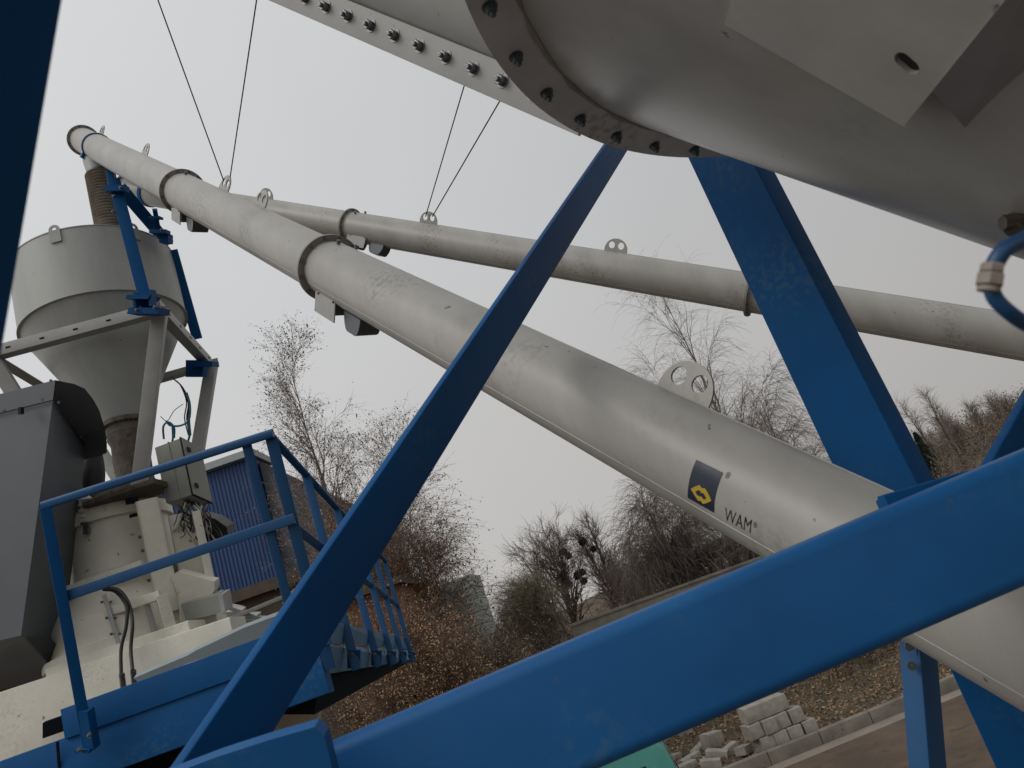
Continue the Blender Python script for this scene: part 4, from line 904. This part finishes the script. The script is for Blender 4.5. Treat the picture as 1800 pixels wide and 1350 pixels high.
def ball(px, py, z, r): return (Wp(px, py, z), r)
l, h = spot(955, 950, 32)
tree('round_tree', 'bare round crowned tree carrying several dark mistletoe clumps', 'tree', l, grow(51, h*1.0, .15, .6, .25, 18, 7, 5, 0, .45, .12, up=.7, twig=.6, rt=.006, fork=4), BARK, TWIG, balls=[ball(990, 970, 32, .17), ball(999, 977, 32, .15), ball(988, 993, 32, .15), ball(988, 1016, 31.5, .26), ball(1015, 1012, 31.5, .17), ball(1000, 1028, 31.5, .17)])
l, h = spot(1038, 925, 32.5)
tree('slender_tree', 'slender bare tree with one round mistletoe ball high in its crown', 'tree', l, grow(52, h, .14, .42, .3, 20, 7, 6, 0, .28, .1, up=1.0, twig=.6, rt=.006, fork=1), BARK, TWIG, balls=[ball(1024, 952, 32, .19), ball(1043, 965, 32, .12), ball(1024, 1006, 32, .14), ball(1026, 1021, 32, .15)])
for i, (x, y, z, lab, mt, dr) in enumerate((
    (905, 1030, 30, 'olive twigged willow left of the mistletoe trees', OLIVE, .35), (925, 1025, 29, 'rounded olive willow nearest the mistletoe trees', OLIVE, .35),
    (885, 1085, 34, 'dark bare tree right beside the green-grey tower', TWIG, 0), (1080, 985, 33, 'bare tree just right of the slender mistletoe tree', TWIGG, 0), (1112, 995, 30, 'thin bare tree above the left part of the concrete wall', TWIG, .1),
    (1160, 960, 27, 'dark dense bare tree above the concrete wall under the conveyor', TWIG, .1), (1215, 955, 25, 'dark bare tree directly below the sticker of the conveyor', TWIG, .1), (1270, 960, 24, 'dark bare tree under the lettering of the conveyor', TWIG, .2),
    (880, 1120, 24, 'low dark bare tree leaning over the big blue beam', TWIG, 0), (1320, 985, 24, 'bare tree rising from behind the beam below the lettering', TWIG, .1))):
    l, h = spot(x, y, z)
    tree('willow_tree' if dr == .35 else 'bare_tree', lab, 'tree', l, grow(60+i, h*.97, .11, .55, .12, 20, 7, 6, dr, .38, .12, up=1.0, twig=.5, rt=.005, fork=3), BARK, mt)
for i, (x, y, z, lab) in enumerate((
    (1604, 705, 44, 'bare thin tree nearest the wide blue leg on the far slope'), (1630, 690, 44, 'tallest bare tree on the far brown slope'), (1672, 745, 46, 'small bare tree in the middle of the far brown slope'),
    (1708, 715, 47, 'bare tree on the far slope left of the dark blue corner'), (1742, 708, 46, 'broad bare tree on the far slope beside the dark blue corner'), (1768, 715, 48, 'bare tree touching the dark blue corner on the far slope'), (1652, 720, 48, 'bare tree right behind the tallest one on the far slope'))):
    l, h = spot(x, y, z)
    tree('bare_tree', lab, 'tree', l, grow(80+i, h*.95, .10, .45, .25, 15, 6, 4, 0, .24, .11, up=1.0, twig=.6, rt=.006, fork=0), BARK, TWIGG, group='bare trees on the far slope')
l, h = spot(1607, 760, 42)
def conifer(l, h):
    rn = random.Random(4); segs = [(0, 0, 0, 0, 0, h, .1, .02)]; v = []
    for i in range(900):
        z = h*(.15+.85*rn.random()); a = rn.uniform(0, 6.28); r = (h-z)*.26*rn.uniform(.3, 1)+.1; segs.append((0, 0, z, r*math.cos(a), r*math.sin(a), z-.2*r, .02, .035))
    t = thing('pine_tree', 'small dark green pine peeking from behind the wide blue leg', 'pine', l); link(bpy.data.objects.new('trunk', npmesh('trunk', tubes(segs[:1]), 4, [BARK])), t); link(bpy.data.objects.new('crown', npmesh('crown', tubes(segs[1:]), 4, [pmat('pine_green', (.03, .05, .03), (.02, .03, .018), 3, .5, .9, bump=0)])), t)
conifer(l, h)
# scrub nobody could count: thicket behind the wall and on the far slope
def thicket(name, label, n, fn, mats, seed, h0, h1, rt, leaves=0, lm=None, ls=.05):
    rn = random.Random(seed); segs = []; lp = []
    for i in range(n):
        p = Vector(fn(rn)); H_ = rn.uniform(h0, h1); d = Vector((rn.gauss(0, .25), rn.gauss(0, .25), 1)).normalized()
        for j in range(3):
            q = p+d*H_/3; segs.append((*p, *q, rt*(1.6-.4*j), rt*(1.2-.4*j)))
            for k in range(3):
                e_ = q+(d+Vector((rn.gauss(0, .6), rn.gauss(0, .6), rn.gauss(0, .3)))).normalized()*H_*rn.uniform(.15, .35); segs.append((*q, *e_, rt*.7, rt*.35)); lp.append(tuple(e_))
            p = q; d = (d+Vector((rn.gauss(0, .2), rn.gauss(0, .2), 0))).normalized()
    v = tubes(segs); mi = np.zeros(len(v)//4)
    if leaves:
        rs_ = np.random.RandomState(seed); P_ = np.array(lp)[rs_.randint(0, len(lp), leaves)]+rs_.normal(0, .12, (leaves, 3)); v2, _ = scatter_leaves(P_, ls, rs_, True); v = np.concatenate([v, v2]); mi = np.concatenate([mi, np.ones(leaves)])
    me = npmesh(name, v, 4, mats, mi); return tag(link(bpy.data.objects.new(name, me)), label, 'scrub', kind='stuff')
def f1(rn): p = KN(rn.uniform(-24, 20), rn.uniform(6.4, 17)); return (p.x, p.y, hgt(p.x, p.y))
thicket('thicket', 'dense dark brown thicket behind the concrete wall', 3800, f1, [TWIG, LEAFB], 5, 1.2, 2.6, .008, 30000, None, .035)
def f2(rn): p = KN(rn.uniform(-14, -4.4), rn.uniform(-3.2, 5)); return (p.x, p.y, hgt(p.x, p.y))
thicket('brush', 'orange-brown leafy brush filling the ground under the platform corner', 900, f2, [TWIG, LEAFO], 6, .8, 2.0, .005, 80000, None, .016)
def f3(rn): p = KN(rn.uniform(8, 48), rn.uniform(12, 50)); return (p.x, p.y, hgt(p.x, p.y))
thicket('slope_scrub', 'dry brown scrub covering the far slope', 5200, f3, [TWIGG, pmat('dry_slope_leaf', (.20, .125, .065), (.13, .085, .05), 1, .8, .9, bump=0)], 7, .7, 2.2, .012, 90000, None, .055)
def f4(rn): p = KN(rn.uniform(-4, 9), rn.uniform(.9, 4.2)); return (p.x, p.y, hgt(p.x, p.y))
for i, (k, n, lab) in enumerate(((1.9, 2.6, 'bare dark bush on the bank right of the block stack'), (3.0, 3.6, 'bare bush against the pale wall on the bank'), (4.3, 3.9, 'small bare bush against the wall near the blue post'), (-.6, 3.4, 'bare bush on the bank above the block stack'))):
    p = KN(k, n); l = Vector((p.x, p.y, hgt(p.x, p.y)))
    tree('bare_bush', lab, 'bush', l, grow(95+i, 1.25, .02, .5, .05, 22, 6, 4, 0, .6, .15, up=1.2, twig=.2, rt=.004, fork=6), BARK, TWIG, group='bare bushes on the bank')
